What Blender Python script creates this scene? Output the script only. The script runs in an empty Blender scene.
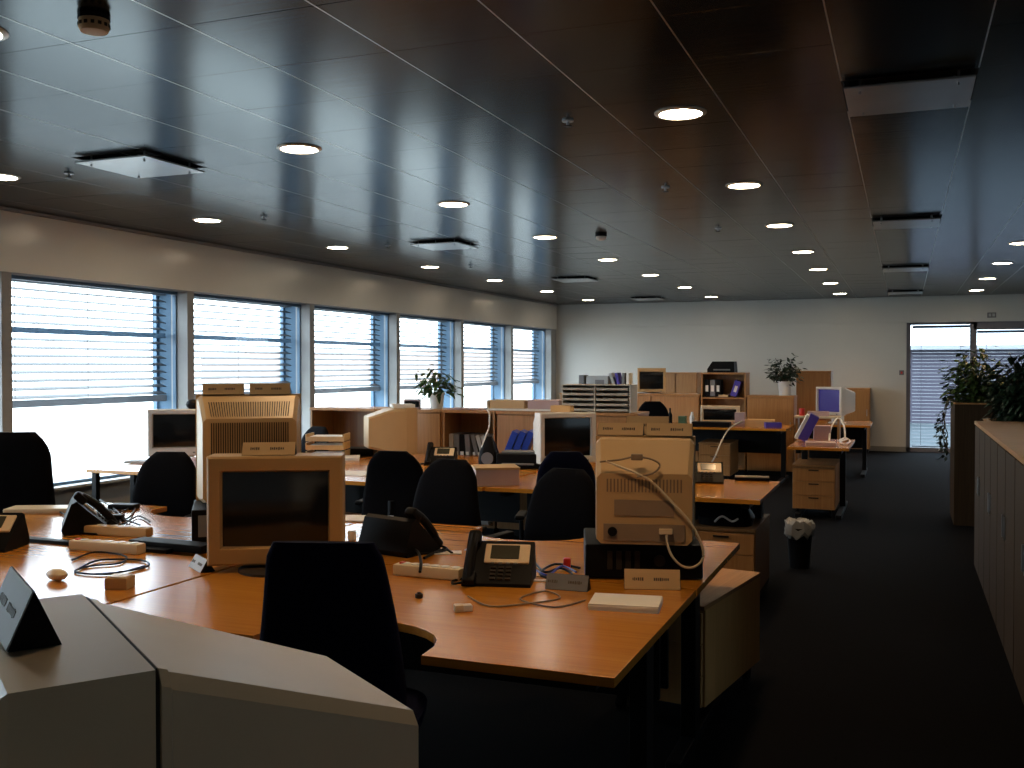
import bpy, bmesh, math, random
from mathutils import Vector, Matrix, Euler
R = math.radians
random.seed(7)
SC = bpy.context.scene
COL = SC.collection

# ------------------------------------------------------------------ camera
HC = 1.55
YAW = math.atan(.392 * math.cos(math.atan(.018)))
PIT = math.atan(.018)
cd = bpy.data.cameras.new('camera')
cam = bpy.data.objects.new('camera', cd)
COL.objects.link(cam)
cd.sensor_width = 36.0
cd.lens = 36.0 * 1000 / 1024
cd.clip_start = .05
cd.clip_end = 400
cam.location = (0, 0, HC)
cam.rotation_euler = (math.pi / 2 - PIT, 0, YAW)
SC.camera = cam
SC.view_settings.view_transform = 'Standard'
SC.view_settings.look = 'None'
SC.view_settings.gamma = 1
SC.view_settings.use_curve_mapping = False
SC.view_settings.exposure = 0.0

_c, _s, _cp, _sp = math.cos(YAW), math.sin(YAW), math.cos(PIT), math.sin(PIT)
_f = (-_s * _cp, _c * _cp, -_sp); _r = (_c, _s, 0); _u = (-_s * _sp, _c * _sp, _cp)


def at(u, v, z):
    """measured photo point -> place on the horizontal plane at height z"""
    a, b = (u - 512) / 1000, (384 - v) / 1000
    d = [_f[i] + a * _r[i] + b * _u[i] for i in range(3)]
    t = (z - HC) / d[2]
    return Vector((t * d[0], t * d[1], z))


# ------------------------------------------------------------------ materials
MATS = {}


def mat(name, col, rough=.5, metal=0., spec=.5, var=.06, vscale=6., bump=0., bscale=80., coat=0.):
    if name in MATS:
        return MATS[name]
    m = bpy.data.materials.new(name)
    m.use_nodes = True
    nt = m.node_tree
    b = nt.nodes['Principled BSDF']
    b.inputs['Roughness'].default_value = rough
    b.inputs['Metallic'].default_value = metal
    b.inputs['Specular IOR Level'].default_value = spec
    b.inputs['Coat Weight'].default_value = coat
    tc = nt.nodes.new('ShaderNodeTexCoord')
    n = nt.nodes.new('ShaderNodeTexNoise')
    n.inputs['Scale'].default_value = vscale
    n.inputs['Detail'].default_value = 4
    nt.links.new(tc.outputs['Object'], n.inputs['Vector'])
    r = nt.nodes.new('ShaderNodeValToRGB')
    r.color_ramp.elements[0].position = .3
    r.color_ramp.elements[1].position = .7
    r.color_ramp.elements[0].color = tuple(c * (1 - var) for c in col) + (1,)
    r.color_ramp.elements[1].color = tuple(min(1, c * (1 + var)) for c in col) + (1,)
    nt.links.new(n.outputs['Fac'], r.inputs['Fac'])
    nt.links.new(r.outputs['Color'], b.inputs['Base Color'])
    if bump:
        n2 = nt.nodes.new('ShaderNodeTexNoise')
        n2.inputs['Scale'].default_value = bscale
        nt.links.new(tc.outputs['Object'], n2.inputs['Vector'])
        bp = nt.nodes.new('ShaderNodeBump')
        bp.inputs['Strength'].default_value = bump
        bp.inputs['Distance'].default_value = .01
        nt.links.new(n2.outputs['Fac'], bp.inputs['Height'])
        nt.links.new(bp.outputs['Normal'], b.inputs['Normal'])
    MATS[name] = m
    return m


def wood(name, c1, c2, rough, axis='X', spec=.5):
    m = bpy.data.materials.new(name)
    m.use_nodes = True
    nt = m.node_tree
    b = nt.nodes['Principled BSDF']
    tc = nt.nodes.new('ShaderNodeTexCoord')
    mp = nt.nodes.new('ShaderNodeMapping')
    sc = {'X': (1.2, 34, 34), 'Y': (34, 1.2, 34), 'Z': (34, 34, 1.2)}[axis]
    mp.inputs['Scale'].default_value = sc
    n = nt.nodes.new('ShaderNodeTexNoise')
    n.inputs['Scale'].default_value = 2.2
    n.inputs['Detail'].default_value = 4
    n.inputs['Distortion'].default_value = .25
    r = nt.nodes.new('ShaderNodeValToRGB')
    r.color_ramp.elements[0].position = .3
    r.color_ramp.elements[1].position = .72
    r.color_ramp.elements[0].color = c1 + (1,)
    r.color_ramp.elements[1].color = c2 + (1,)
    nt.links.new(tc.outputs['Object'], mp.inputs['Vector'])
    nt.links.new(mp.outputs['Vector'], n.inputs['Vector'])
    nt.links.new(n.outputs['Fac'], r.inputs['Fac'])
    nt.links.new(r.outputs['Color'], b.inputs['Base Color'])
    b.inputs['Roughness'].default_value = rough
    b.inputs['Specular IOR Level'].default_value = spec
    MATS[name] = m
    return m


def emis(name, col, s):
    m = bpy.data.materials.new(name)
    m.use_nodes = True
    b = m.node_tree.nodes['Principled BSDF']
    b.inputs['Base Color'].default_value = col + (1,)
    b.inputs['Emission Color'].default_value = col + (1,)
    b.inputs['Emission Strength'].default_value = s
    return m


def glass(name, tint, refl=.9):
    m = bpy.data.materials.new(name)
    m.use_nodes = True
    nt = m.node_tree
    nt.nodes.clear()
    o = nt.nodes.new('ShaderNodeOutputMaterial')
    mx = nt.nodes.new('ShaderNodeMixShader')
    t = nt.nodes.new('ShaderNodeBsdfTransparent')
    t.inputs[0].default_value = tint + (1,)
    g = nt.nodes.new('ShaderNodeBsdfGlossy')
    g.inputs['Roughness'].default_value = .01
    g.inputs[0].default_value = (refl, refl, refl, 1)
    f = nt.nodes.new('ShaderNodeFresnel')
    f.inputs['IOR'].default_value = 1.4
    nt.links.new(f.outputs[0], mx.inputs[0])
    nt.links.new(t.outputs[0], mx.inputs[1])
    nt.links.new(g.outputs[0], mx.inputs[2])
    nt.links.new(mx.outputs[0], o.inputs[0])
    return m


M_CEIL = mat('brushed_ceiling_metal', (.105, .115, .122), .19, 1.0, .5, .03, 3)
_nt = M_CEIL.node_tree
_b = _nt.nodes['Principled BSDF']
_b.inputs['Anisotropic'].default_value = .25
_b.inputs['Specular Tint'].default_value = (.62, .63, .64, 1)
_v = _nt.nodes.new('ShaderNodeCombineXYZ')
_v.inputs[0].default_value = 1.0
_nt.links.new(_v.outputs[0], _b.inputs['Tangent'])
_tc = _nt.nodes.new('ShaderNodeTexCoord')
_mp = _nt.nodes.new('ShaderNodeMapping')
_mp.inputs['Scale'].default_value = (1.5, 34, 1)
_n = _nt.nodes.new('ShaderNodeTexNoise')
_n.inputs['Scale'].default_value = 1.0
_n.inputs['Detail'].default_value = 3
_bp = _nt.nodes.new('ShaderNodeBump')
_bp.inputs['Strength'].default_value = .06
_bp.inputs['Distance'].default_value = .006
_nt.links.new(_tc.outputs['Object'], _mp.inputs['Vector'])
_nt.links.new(_mp.outputs['Vector'], _n.inputs['Vector'])
_nt.links.new(_n.outputs['Fac'], _bp.inputs['Height'])
_nt.links.new(_bp.outputs['Normal'], _b.inputs['Normal'])
M_WALL = mat('white_wall_paint', (.62, .61, .58), .5, 0, .4, .015, 2)
M_BULK = mat('satin_white_panel', (.78, .77, .73), .22, 0, .35, .015, 2)
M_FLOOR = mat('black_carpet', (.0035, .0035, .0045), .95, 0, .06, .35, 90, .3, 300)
M_FRAME = mat('blue_grey_window_frame', (.09, .17, .27), .4, 0, .4)
M_FIN = mat('blue_painted_fin', (.085, .155, .235), .6, 0, .2, .03)
M_PIER = mat('pier_grey_paint', (.34, .34, .34), .5, 0, .3)
M_SLAT = mat('dark_aluminium_slat', (.05, .055, .065), .5, .2, .4, .03)
M_RAIL = mat('aluminium_bottom_rail', (.14, .15, .17), .45, .2, .5, .03)
M_WOOD = wood('beech_desk_laminate', (.50, .185, .017), (.60, .245, .026), .24, 'X', .5)
_b = M_WOOD.node_tree.nodes['Principled BSDF']
_b.inputs['Coat Weight'].default_value = .45
_b.inputs['Coat Roughness'].default_value = .22
M_EDGE = wood('beech_desk_edge', (.33, .11, .022), (.42, .16, .035), .35)
M_CAB = wood('beech_cabinet', (.32, .15, .05), (.42, .21, .075), .38, 'Z')
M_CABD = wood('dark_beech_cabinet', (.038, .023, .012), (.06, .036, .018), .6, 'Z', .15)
M_PED_LIT = wood('brightened_beech_pedestal', (.62, .35, .12), (.74, .43, .16), .5, 'Z')  # cabinet beech brightened, putting light on the aisle pedestal into its colour
M_CABT = wood('beech_cabinet_top', (.36, .17, .06), (.47, .24, .09), .42, 'Y', .4)
M_BLACK = mat('black_plastic', (.004, .004, .005), .5, 0, .12)
M_DMET = mat('black_metal', (.005, .005, .006), .45, .1, .25)
M_FABB = mat('black_chair_fabric', (.003, .003, .0045), .95, 0, .08, .3, 120, .2, 400)
M_FABN = mat('navy_chair_fabric', (.0035, .0045, .016), .95, 0, .08, .3, 120, .2, 400)
M_BEIGE = mat('beige_plastic', (.72, .56, .37), .42, 0, .4, .03)
M_BEIG2 = mat('warm_beige_plastic', (.55, .36, .165), .42, 0, .4, .03)
M_BEIG4 = mat('brown_beige_plastic', (.42, .26, .105), .42, 0, .4, .03)
M_BEIG3 = mat('tan_plastic', (.50, .33, .16), .42, 0, .4, .03)
M_GREY = mat('light_grey_plastic', (.58, .56, .53), .42, 0, .4, .03)
M_SLOT = mat('dark_vent_slot', (.03, .022, .015), .7, 0, .2)
M_SCR = mat('dark_screen_glass', (.006, .007, .008), .12, 0, .5, .01)
M_LAB = mat('taupe_label', (.26, .19, .13), .6, 0, .3)
M_PAPER = mat('white_paper', (.78, .76, .72), .7, 0, .2, .02)
M_CARD = mat('cream_card', (.55, .37, .19), .6, 0, .3, .02)
M_INK = mat('grey_ink', (.10, .08, .06), .6, 0, .2)
M_WHITE = mat('white_plastic', (.75, .74, .70), .4, 0, .4, .02)
M_CREAM = mat('cream_plastic', (.66, .55, .38), .42, 0, .4, .03)
M_RED = mat('red_plastic', (.55, .03, .02), .4)
M_BLUE = mat('blue_binder_board', (.02, .06, .42), .4, 0, .4, .05)
M_VIOL = mat('violet_binder_board', (.07, .05, .36), .45, 0, .4, .05)
M_STEEL = mat('satin_steel', (.45, .47, .50), .3, .9)
M_LEAF = mat('green_leaf', (.035, .085, .020), .42, 0, .4, .5, 14)
M_LEAFD = mat('dark_green_leaf', (.012, .028, .014), .45, 0, .35, .5, 14)
M_LEAFY = mat('olive_leaf', (.05, .085, .018), .45, 0, .35, .5, 14)
M_STEM = mat('brown_stem', (.09, .06, .03), .7)
M_SOIL = mat('dark_soil', (.02, .014, .01), .95, 0, .1, .4, 60)
M_BAG = mat('white_bin_bag', (.30, .32, .34), .35, 0, .4, .05)
M_GREYB = mat('grey_folder_board', (.16, .16, .17), .6)
M_LGREYB = mat('pale_grey_board', (.40, .41, .42), .6)
M_TEALB = mat('pale_blue_card', (.30, .45, .52), .6)
M_PINK = mat('mauve_card', (.46, .33, .33), .6)
M_ORNG = mat('manila_card', (.62, .36, .14), .6)
M_BRASS = mat('lamp_trim_white', (.62, .58, .52), .35, .2)
M_LAMP = emis('warm_lamp_glass', (1.0, .82, .58), 48.0)
M_GLASS = glass('window_glass', (.93, .96, .97))
M_TINT = glass('blue_tinted_glass', (.10, .18, .27))
M_SUNP = glass('grey_sun_protection_glass', (.09, .10, .105))
M_TINTD = glass('smoked_door_glass', (.60, .66, .72))
M_LCD = mat('olive_lcd', (.05, .05, .035), .2)


# ------------------------------------------------------------------ mesh helpers
class MB:
    def __init__(self):
        self.bm = bmesh.new()

    def _merge(self, t, M=None):
        if M is not None:
            bmesh.ops.transform(t, matrix=M, verts=t.verts)
        me = bpy.data.meshes.new('tmp')
        t.to_mesh(me)
        t.free()
        self.bm.from_mesh(me)
        bpy.data.meshes.remove(me)

    def box(self, c, s, rz=0, rx=0, ry=0, bev=0, seg=2):
        t = bmesh.new()
        bmesh.ops.create_cube(t, size=1)
        bmesh.ops.scale(t, vec=s, verts=t.verts)
        if bev:
            bmesh.ops.bevel(t, geom=list(t.edges), offset=min(bev, .45 * min(s)), segments=seg, profile=.5, affect='EDGES')
        self._merge(t, Matrix.Translation(c) @ Euler((rx, ry, rz)).to_matrix().to_4x4())
        return self

    def cyl(self, c, r, h, seg=20, r2=None, rot=(0, 0, 0), bev=0):
        t = bmesh.new()
        bmesh.ops.create_cone(t, cap_ends=True, segments=seg, radius1=r, radius2=r if r2 is None else r2, depth=h)
        if bev:
            es = [e for e in t.edges if abs(e.verts[0].co.z - e.verts[1].co.z) < 1e-6]
            bmesh.ops.bevel(t, geom=es, offset=bev, segments=2, profile=.5, affect='EDGES')
        self._merge(t, Matrix.Translation(c) @ Euler(rot).to_matrix().to_4x4())
        return self

    def ball(self, c, s, seg=14):
        t = bmesh.new()
        bmesh.ops.create_uvsphere(t, u_segments=seg, v_segments=max(6, seg // 2), radius=1)
        bmesh.ops.scale(t, vec=s, verts=t.verts)
        self._merge(t, Matrix.Translation(c))
        return self

    def loft(self, rings, cap=True):
        t = bmesh.new()
        vs = [[t.verts.new(p) for p in r] for r in rings]
        n = len(rings[0])
        for a, b in zip(vs[:-1], vs[1:]):
            for i in range(n):
                t.faces.new((a[i], a[(i + 1) % n], b[(i + 1) % n], b[i]))
        if cap:
            t.faces.new(list(reversed(vs[0])))
            t.faces.new(vs[-1])
        bmesh.ops.recalc_face_normals(t, faces=t.faces)
        self._merge(t)
        return self

    def lathe(self, prof, c=(0, 0, 0), seg=20):
        self.loft([[(c[0] + r * math.cos(2 * math.pi * k / seg), c[1] + r * math.sin(2 * math.pi * k / seg), c[2] + z)
                    for k in range(seg)] for r, z in prof])
        return self

    def prism(self, poly, z0, z1, bev=0):
        t = bmesh.new()
        a = [t.verts.new((x, y, z0)) for x, y in poly]
        f = t.faces.new(a)
        g = bmesh.ops.extrude_face_region(t, geom=[f])
        bmesh.ops.translate(t, vec=(0, 0, z1 - z0), verts=[v for v in g['geom'] if isinstance(v, bmesh.types.BMVert)])
        bmesh.ops.recalc_face_normals(t, faces=t.faces)
        if bev:
            es = [e for e in t.edges if abs(e.verts[0].co.z - e.verts[1].co.z) < 1e-6]
            bmesh.ops.bevel(t, geom=es, offset=bev, segments=2, profile=.5, affect='EDGES')
        self._merge(t)
        return self

    def tube(self, pts, r, seg=6, smooth=True):
        P = [Vector(p) for p in pts]
        if smooth and len(P) > 2:
            Q = []
            for i in range(len(P) - 1):
                p0, p1, p2, p3 = P[max(i - 1, 0)], P[i], P[i + 1], P[min(i + 2, len(P) - 1)]
                for k in range(5):
                    t = k / 5
                    Q.append(.5 * ((2 * p1) + (p2 - p0) * t + (2 * p0 - 5 * p1 + 4 * p2 - p3) * t * t
                                   + (3 * p1 - p0 - 3 * p2 + p3) * t ** 3))
            Q.append(P[-1])
            P = Q
        rings = []
        for i, p in enumerate(P):
            d = (P[min(i + 1, len(P) - 1)] - P[max(i - 1, 0)])
            if d.length < 1e-7:
                continue
            d.normalize()
            a = d.cross(Vector((0, 0, 1)))
            if a.length < .2:
                a = d.cross(Vector((1, 0, 0)))
            a.normalize()
            b = d.cross(a)
            rings.append([p + r * (math.cos(2 * math.pi * k / seg) * a + math.sin(2 * math.pi * k / seg) * b) for k in range(seg)])
        self.loft(rings)
        return self

    def quad(self, pts):
        self.bm.faces.new([self.bm.verts.new(p) for p in pts])
        return self

    def build(self, name, m, parent=None, ang=35, loc=None, rz=0):
        bm = self.bm
        for f in bm.faces:
            f.smooth = True
        for e in bm.edges:
            if len(e.link_faces) == 2 and e.calc_face_angle(3.2) > R(ang):
                e.smooth = False
        me = bpy.data.meshes.new(name)
        bm.to_mesh(me)
        bm.free()
        me.materials.append(m)
        o = bpy.data.objects.new(name, me)
        COL.objects.link(o)
        if parent is not None:
            o.parent = parent
        wn = o.modifiers.new('weighted_normals', 'WEIGHTED_NORMAL')
        wn.keep_sharp = True
        wn.weight = 80
        if loc is not None:
            o.location = loc
            o.rotation_euler = (0, 0, rz)
        return o


def tag(o, label, cat, group=None, kind=None):
    o['label'] = label
    o['category'] = cat
    if group:
        o['group'] = group
    if kind:
        o['kind'] = kind
    return o


def thing(name, label, cat, loc=(0, 0, 0), rz=0, group=None):
    o = bpy.data.objects.new(name, None)
    o.empty_display_size = .1
    COL.objects.link(o)
    o.location = loc
    o.rotation_euler = (0, 0, rz)
    return tag(o, label, cat, group)


KIDS = {}


def copy_tree(o, parent=None):
    c = o.copy()
    COL.objects.link(c)
    if parent is not None:
        c.parent = parent
    for ch in [x for x in COL.objects if x.parent == o]:
        copy_tree(ch, c)
    return c


def struct(mb, name, m, parent=None):
    o = mb.build(name, m, parent)
    if parent is None:
        o['kind'] = 'structure'
    return o


# ------------------------------------------------------------------ the room
XL, XR, YB, YF, H = -6.63, 5.2, 19.4, -1.6, 2.80
SILL, HEAD, DROP = .51, 2.29, 1.22
PITCH = 2.2
WIN = [1.58 + PITCH * k for k in range(8)]
OPEN = 2.10

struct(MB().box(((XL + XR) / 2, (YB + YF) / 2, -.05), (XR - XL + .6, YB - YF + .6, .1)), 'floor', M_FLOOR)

# ceiling: pressed metal panels with narrow joints; four-by-two panel openings for the air vents
TX, TY = .549, .545
vents = [(vx, vy) for vx in (-4.37, .01) for vy in (4.91, 9.27, 13.63, 17.99)]
b = MB()
x0, y0 = -.265, 4.638
ix0, ix1 = math.floor((XL - x0) / TX), math.ceil((XR - x0) / TX)
iy0, iy1 = math.floor((YF - y0) / TY), math.ceil((YB - y0) / TY)
for i in range(ix0, ix1):
    for j in range(iy0, iy1):
        ax, bx = max(XL, x0 + i * TX), min(XR, x0 + (i + 1) * TX)
        ay, by = max(YF, y0 + j * TY), min(YB, y0 + (j + 1) * TY)
        cx, cy = (ax + bx) / 2, (ay + by) / 2
        if bx - ax < .02 or by - ay < .02 or any(abs(cx - vx) < .2 and abs(cy - vy) < .2 for vx, vy in vents):
            continue
        b.box((cx, cy, H + .01), (bx - ax - .003, by - ay - .002, .02),
              rx=random.gauss(0, .0008), ry=random.gauss(0, .0006), bev=.001, seg=1)
struct(b, 'ceiling', M_CEIL)
b = MB()
for i in range(ix0 + 1, ix1):
    xx = x0 + i * TX
    segs = [YF] + sorted(v for vx, vy in vents if abs(abs(xx - vx) - TX / 2) < .06 for v in (vy - .28, vy + .28)) + [YB]
    for a, c2 in zip(segs[::2], segs[1::2]):
        b.box((xx, (a + c2) / 2, H - .0008), (.006, c2 - a, .0006))
struct(b, 'trim_6', mat('pale_joint_strip', (.50, .49, .46), .30, 1, .5))
struct(MB().box(((XL + XR) / 2, (YB + YF) / 2, H + .22), (XR - XL + .8, YB - YF + .8, .06)), 'trim_1', mat('grey_slab', (.30, .30, .30), .8))

# left wall with its window openings
b = MB()
TH = .20
b.box((XL - TH / 2, (YB + YF) / 2, SILL / 2), (TH, YB - YF + .5, SILL))
b.box((XL - TH / 2, (YB + YF) / 2, HEAD + (H + .2 - HEAD) / 2), (TH, YB - YF + .5, H + .2 - HEAD))
ys = [YF - .25] + [v for s in WIN for v in (s, s + OPEN)] + [YB + .25]
for a, c2 in zip(ys[::2], ys[1::2]):
    b.box((XL - TH / 2, (a + c2) / 2, (SILL + HEAD) / 2), (TH, c2 - a, HEAD - SILL))
struct(b, 'wall_left', M_PIER)
struct(MB().box((XL + .012, (YB + YF) / 2, (HEAD + H) / 2 - .01), (.024, YB - YF, H - HEAD - .03), bev=.004), 'trim_2', M_BULK)
struct(MB().box((XL + .03, (YB + YF) / 2, H - .012), (.06, YB - YF, .02)), 'trim_3', M_PIER)
struct(MB().box((XL + .02, (YB + YF) / 2, SILL + .012), (.10, YB - YF, .026), bev=.005), 'trim_4', M_PIER)
# back wall with the glazed door opening
DX0, DX1, DH = .04, 2.25, 2.33
b = MB()
b.box(((XL + DX0) / 2, YB + .15, H / 2 + .05), (DX0 - XL, .3, H + .1))
b.box(((DX1 + XR) / 2, YB + .15, H / 2 + .05), (XR - DX1, .3, H + .1))
b.box(((DX0 + DX1) / 2, YB + .15, (DH + H) / 2 + .05), (DX1 - DX0, .3, H - DH + .1))
struct(b, 'wall_back', M_WALL)
struct(MB().box(((XL + XR) / 2, YB - .02, (DH + H) / 2), (XR - XL, .04, H - DH - .004), bev=.004), 'trim_5', M_WALL)
struct(MB().box(((XL + DX0) / 2, YB - .008, .045), (DX0 - XL, .016, .09)), 'baseboard_back', mat('grey_skirting', (.25, .24, .22), .5))
struct(MB().box(((XL + XR) / 2, YF - .1, H / 2 + .05), (XR - XL + .4, .2, H + .1)), 'wall_front', M_WALL)
# right wall, out of the frame, with three tall windows
b = MB()
rw = [(2.4, 4.6), (5.6, 7.8), (8.8, 11.0), (12.0, 14.2), (15.2, 17.4)]
ys = [YF - .2] + [v for p in rw for v in p] + [YB + .2]
for a, c2 in zip(ys[::2], ys[1::2]):
    b.box((XR + .1, (a + c2) / 2, H / 2 + .05), (.2, c2 - a, H + .1))
for a, c2 in rw:
    b.box((XR + .1, (a + c2) / 2, .15), (.2, c2 - a, .3))
    b.box((XR + .1, (a + c2) / 2, 2.6), (.2, c2 - a, .5))
struct(b, 'wall_right', M_WALL)
for k, (a, c2) in enumerate(rw):
    w = MB().quad([(XR + .1, a, .3), (XR + .1, c2, .3), (XR + .1, c2, 2.35), (XR + .1, a, 2.35)])
    struct(w, 'window_%d' % (k + 9), M_SUNP)

# windows on the left: frame, transom, deep mullion, clear pane, narrow blue pane
XG = -6.78
for k, s in enumerate(WIN):
    w = bpy.data.objects.new('window_%d' % (k + 1), None)
    COL.objects.link(w)
    w.location = (XG, s, SILL)
    w['kind'] = 'structure'
    hh = HEAD - SILL
    f = MB()
    f.box((0, OPEN / 2, .02), (.06, OPEN, .04)).box((0, OPEN / 2, hh - .015), (.06, OPEN, .03))
    f.box((0, .015, hh / 2), (.06, .03, hh - .07)).box((0, OPEN - .008, hh / 2), (.04, .016, hh - .07))
    f.build('window_frame', M_FRAME, w)
    MB().box((-.15, OPEN + .045, hh / 2), (.20, .09, hh + .3), bev=.004).build('outer_fin', M_FIN, w)
    MB().box((-.225, OPEN - .015, hh / 2), (.05, .05, hh + .1), bev=.004).build('guide_post', M_FRAME, w)
    MB().quad([(0, .03, .04), (0, OPEN - .016, .04), (0, OPEN - .016, hh - .03), (0, .03, hh - .03)]).build('window_pane', M_GLASS, w)

# venetian blinds outside the glass
blind = thing('venetian_blind', 'grey venetian blind half lowered over the window at the left edge of the photo', 'window blind',
              (-6.93, WIN[2] + .01, DROP - .02), 0, 'venetian blinds outside the window row')
n = int((HEAD - DROP - .06) / .0705)
b = MB()
for i in range(n):
    b.box((0, OPEN / 2, .085 + i * .0705), (.078, OPEN - .014, .005), ry=R(18))
b.build('blind_slats', M_SLAT, blind)
MB().box((0, OPEN / 2, .03), (.085, OPEN - .02, .062), bev=.006).build('bottom_rail', M_RAIL, blind)
MB().box((0, OPEN / 2, HEAD - DROP + .02), (.09, OPEN - .02, .07), bev=.006).build('head_rail', M_RAIL, blind)
MB().box((.05, OPEN / 2 - .02, 1.872 - DROP), (.025, OPEN - .06, .05), bev=.004).build('middle_rail', M_FRAME, blind)
for yy in (.25, 1.05, 1.9):
    MB().box((.041, yy, (HEAD - DROP) / 2 + .03), (.002, .004, HEAD - DROP - .06)).build('ladder_cord', M_SLAT, blind)
bl = {3: 'grey venetian blind over the second full window from the left, behind the big monitor back',
      4: 'grey venetian blind over the third full window from the left',
      5: 'grey venetian blind over the fourth window, behind the potted plant',
      6: 'grey venetian blind over the second window from the back corner',
      7: 'grey venetian blind over the last window, in the back corner'}
for k in (0, 1, 3, 4, 5, 6, 7):
    c = copy_tree(blind)
    c.location.y = WIN[k] + .01
    c['label'] = bl.get(k, 'grey venetian blind over a window to the left of the frame')

# glazed back door and side light
d = bpy.data.objects.new('door_1', None)
COL.objects.link(d)
d.location = (DX0, YB + .1, 0)
d['kind'] = 'structure'
M_DFR = mat('grey_mauve_door_frame', (.20, .19, .22), .45)
f = MB()
f.box((.035, 0, DH / 2), (.07, .1, DH)).box((1.10, 0, DH / 2), (.11, .1, DH)).box((2.175, 0, DH / 2), (.07, .1, DH))
f.box((.6, 0, DH - .02), (1.1, .1, .04)).box((1.65, 0, DH - .07), (1.1, .1, .14)).box((1.1, 0, .04), (2.2, .1, .08))
f.build('door_frame', M_DFR, d)
MB().quad([(.07, .01, .08), (1.045, .01, .08), (1.045, .01, DH - .04), (.07, .01, DH - .04)]).build('side_light_pane', M_TINTD, d)
MB().quad([(1.155, .01, .08), (2.14, .01, .08), (2.14, .01, DH - .14), (1.155, .01, DH - .14)]).build('door_pane', M_TINTD, d)
MB().tube([(1.20, -.11, 1.0), (1.20, -.11, 1.3)], .012, smooth=False).box((1.20, -.08, 1.02), (.02, .07, .02)).box((1.20, -.08, 1.28), (.02, .07, .02)).build('door_handle', M_STEEL, d)
for nm, xa, xb, top, lab in (('venetian_blind', .10, 1.05, DH - .05, 'venetian blind down over the glass beside the back door'),
                             ('venetian_blind', 1.17, 2.13, DH - .15, 'venetian blind on the glazed back door at the right edge')):
    t = thing(nm, lab, 'window blind', (DX0, YB + .24, 0), 0, 'venetian blinds on the back door')
    b = MB()
    z = .12
    while z < top - .06:
        b.box(((xa + xb) / 2, 0, z), (xb - xa, .05, .003), rx=R(8))
        z += .062
    b.build('blind_slats', M_SLAT, t)
    MB().box(((xa + xb) / 2, 0, top - .02), (xb - xa, .06, .05)).build('head_rail', M_RAIL, t)
    MB().box(((xa + xb) / 2, 0, .09), (xb - xa, .055, .02)).build('bottom_rail', M_RAIL, t)
    b = MB()
    for xx in (xa + .15, xb - .15):
        b.box((xx, -.03, (top + .1) / 2), (.006, .002, top - .14))
    b.build('ladder_cord', M_SLAT, t)

# outdoors
g = MB().box((-10, 10, -.35), (140, 140, .3)).build('ground', mat('pale_paving', (.55, .54, .50), .8, 0, .2, .1, 1))
g['kind'] = 'structure'
g = MB().box((6, 26.3, -.19), (30, 13, .03)).build('ground', mat('dark_asphalt', (.06, .07, .075), .9, 0, .1, .2, 2))
g['kind'] = 'structure'
M_CLAD = mat('lilac_grey_cladding', (.075, .066, .085), .7, 0, .2, .08, .6)
t = thing('building', 'lilac grey building seen through the back door blinds', 'building', (3, 33, -.2))
MB().box((0, 4, 1.12), (26, 8, 2.24)).build('facade', M_CLAD, t)
MB().box((0, 3.9, 2.30), (26.6, 8.6, .12)).build('roof_edge', mat('pale_roof_edge', (.3, .3, .32), .6), t)
MB().box((-4.2, -.03, 1.2), (1.6, .06, 1.0)).build('window', M_GREYB, t)
MB().box((2.6, -.03, 1.2), (1.6, .06, 1.0)).build('window', M_GREYB, t)
t = thing('building', 'low pale brick building outside the far left windows', 'building', (-46, 100, -.2))
MB().box((0, 0, 1.6), (60, 10, 3.2)).build('facade', mat('pale_brick', (.30, .22, .19), .8, 0, .2, .15, 4), t)
b = MB()
b.box((0, 0, 3.3), (61, 11, .2))
b.build('roof_edge', mat('pale_roof_edge2', (.4, .38, .36), .6), t)

# world: bright hazy daylight
w = bpy.data.worlds.new('world')
SC.world = w
w.use_nodes = True
bg = w.node_tree.nodes['Background']
bg.inputs[0].default_value = (.76, .90, 1.0, 1)
bg.inputs[1].default_value = 9.5


def portal(loc, sx, sy, rot):
    l = bpy.data.lights.new('window_daylight_portal', 'AREA')
    l.shape = 'RECTANGLE'
    l.size, l.size_y = sx, sy
    l.cycles.is_portal = True
    o = bpy.data.objects.new('window_daylight_portal', l)
    COL.objects.link(o)
    o.location = loc
    o.rotation_euler = rot


for s in WIN:
    portal((XG - .4, s + OPEN / 2, (SILL + HEAD) / 2), HEAD - SILL, OPEN, (0, R(-90), 0))
portal(((DX0 + DX1) / 2, YB + .4, DH / 2), DX1 - DX0, DH, (R(-90), 0, 0))
for a, c2 in rw:
    portal((XR + .3, (a + c2) / 2, 1.3), 2.0, c2 - a, (0, R(90), 0))

# ------------------------------------------------------------------ ceiling fittings
LY = [.60, 2.75, 4.92, 7.03, 9.14, 11.34, 13.46, 15.76, 18.1]
LX = [-5.55, -3.24, -1.035, 1.10]


def spot_beam(par):
    l = bpy.data.lights.new('downlight_beam', 'SPOT')
    l.energy = 62
    l.color = (1.0, .56, .22)
    l.spot_size = R(112)
    l.spot_blend = .9
    l.shadow_soft_size = .09
    o = bpy.data.objects.new('downlight_beam', l)
    COL.objects.link(o)
    o.parent = par
    o.location = (0, 0, -.015)


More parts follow.
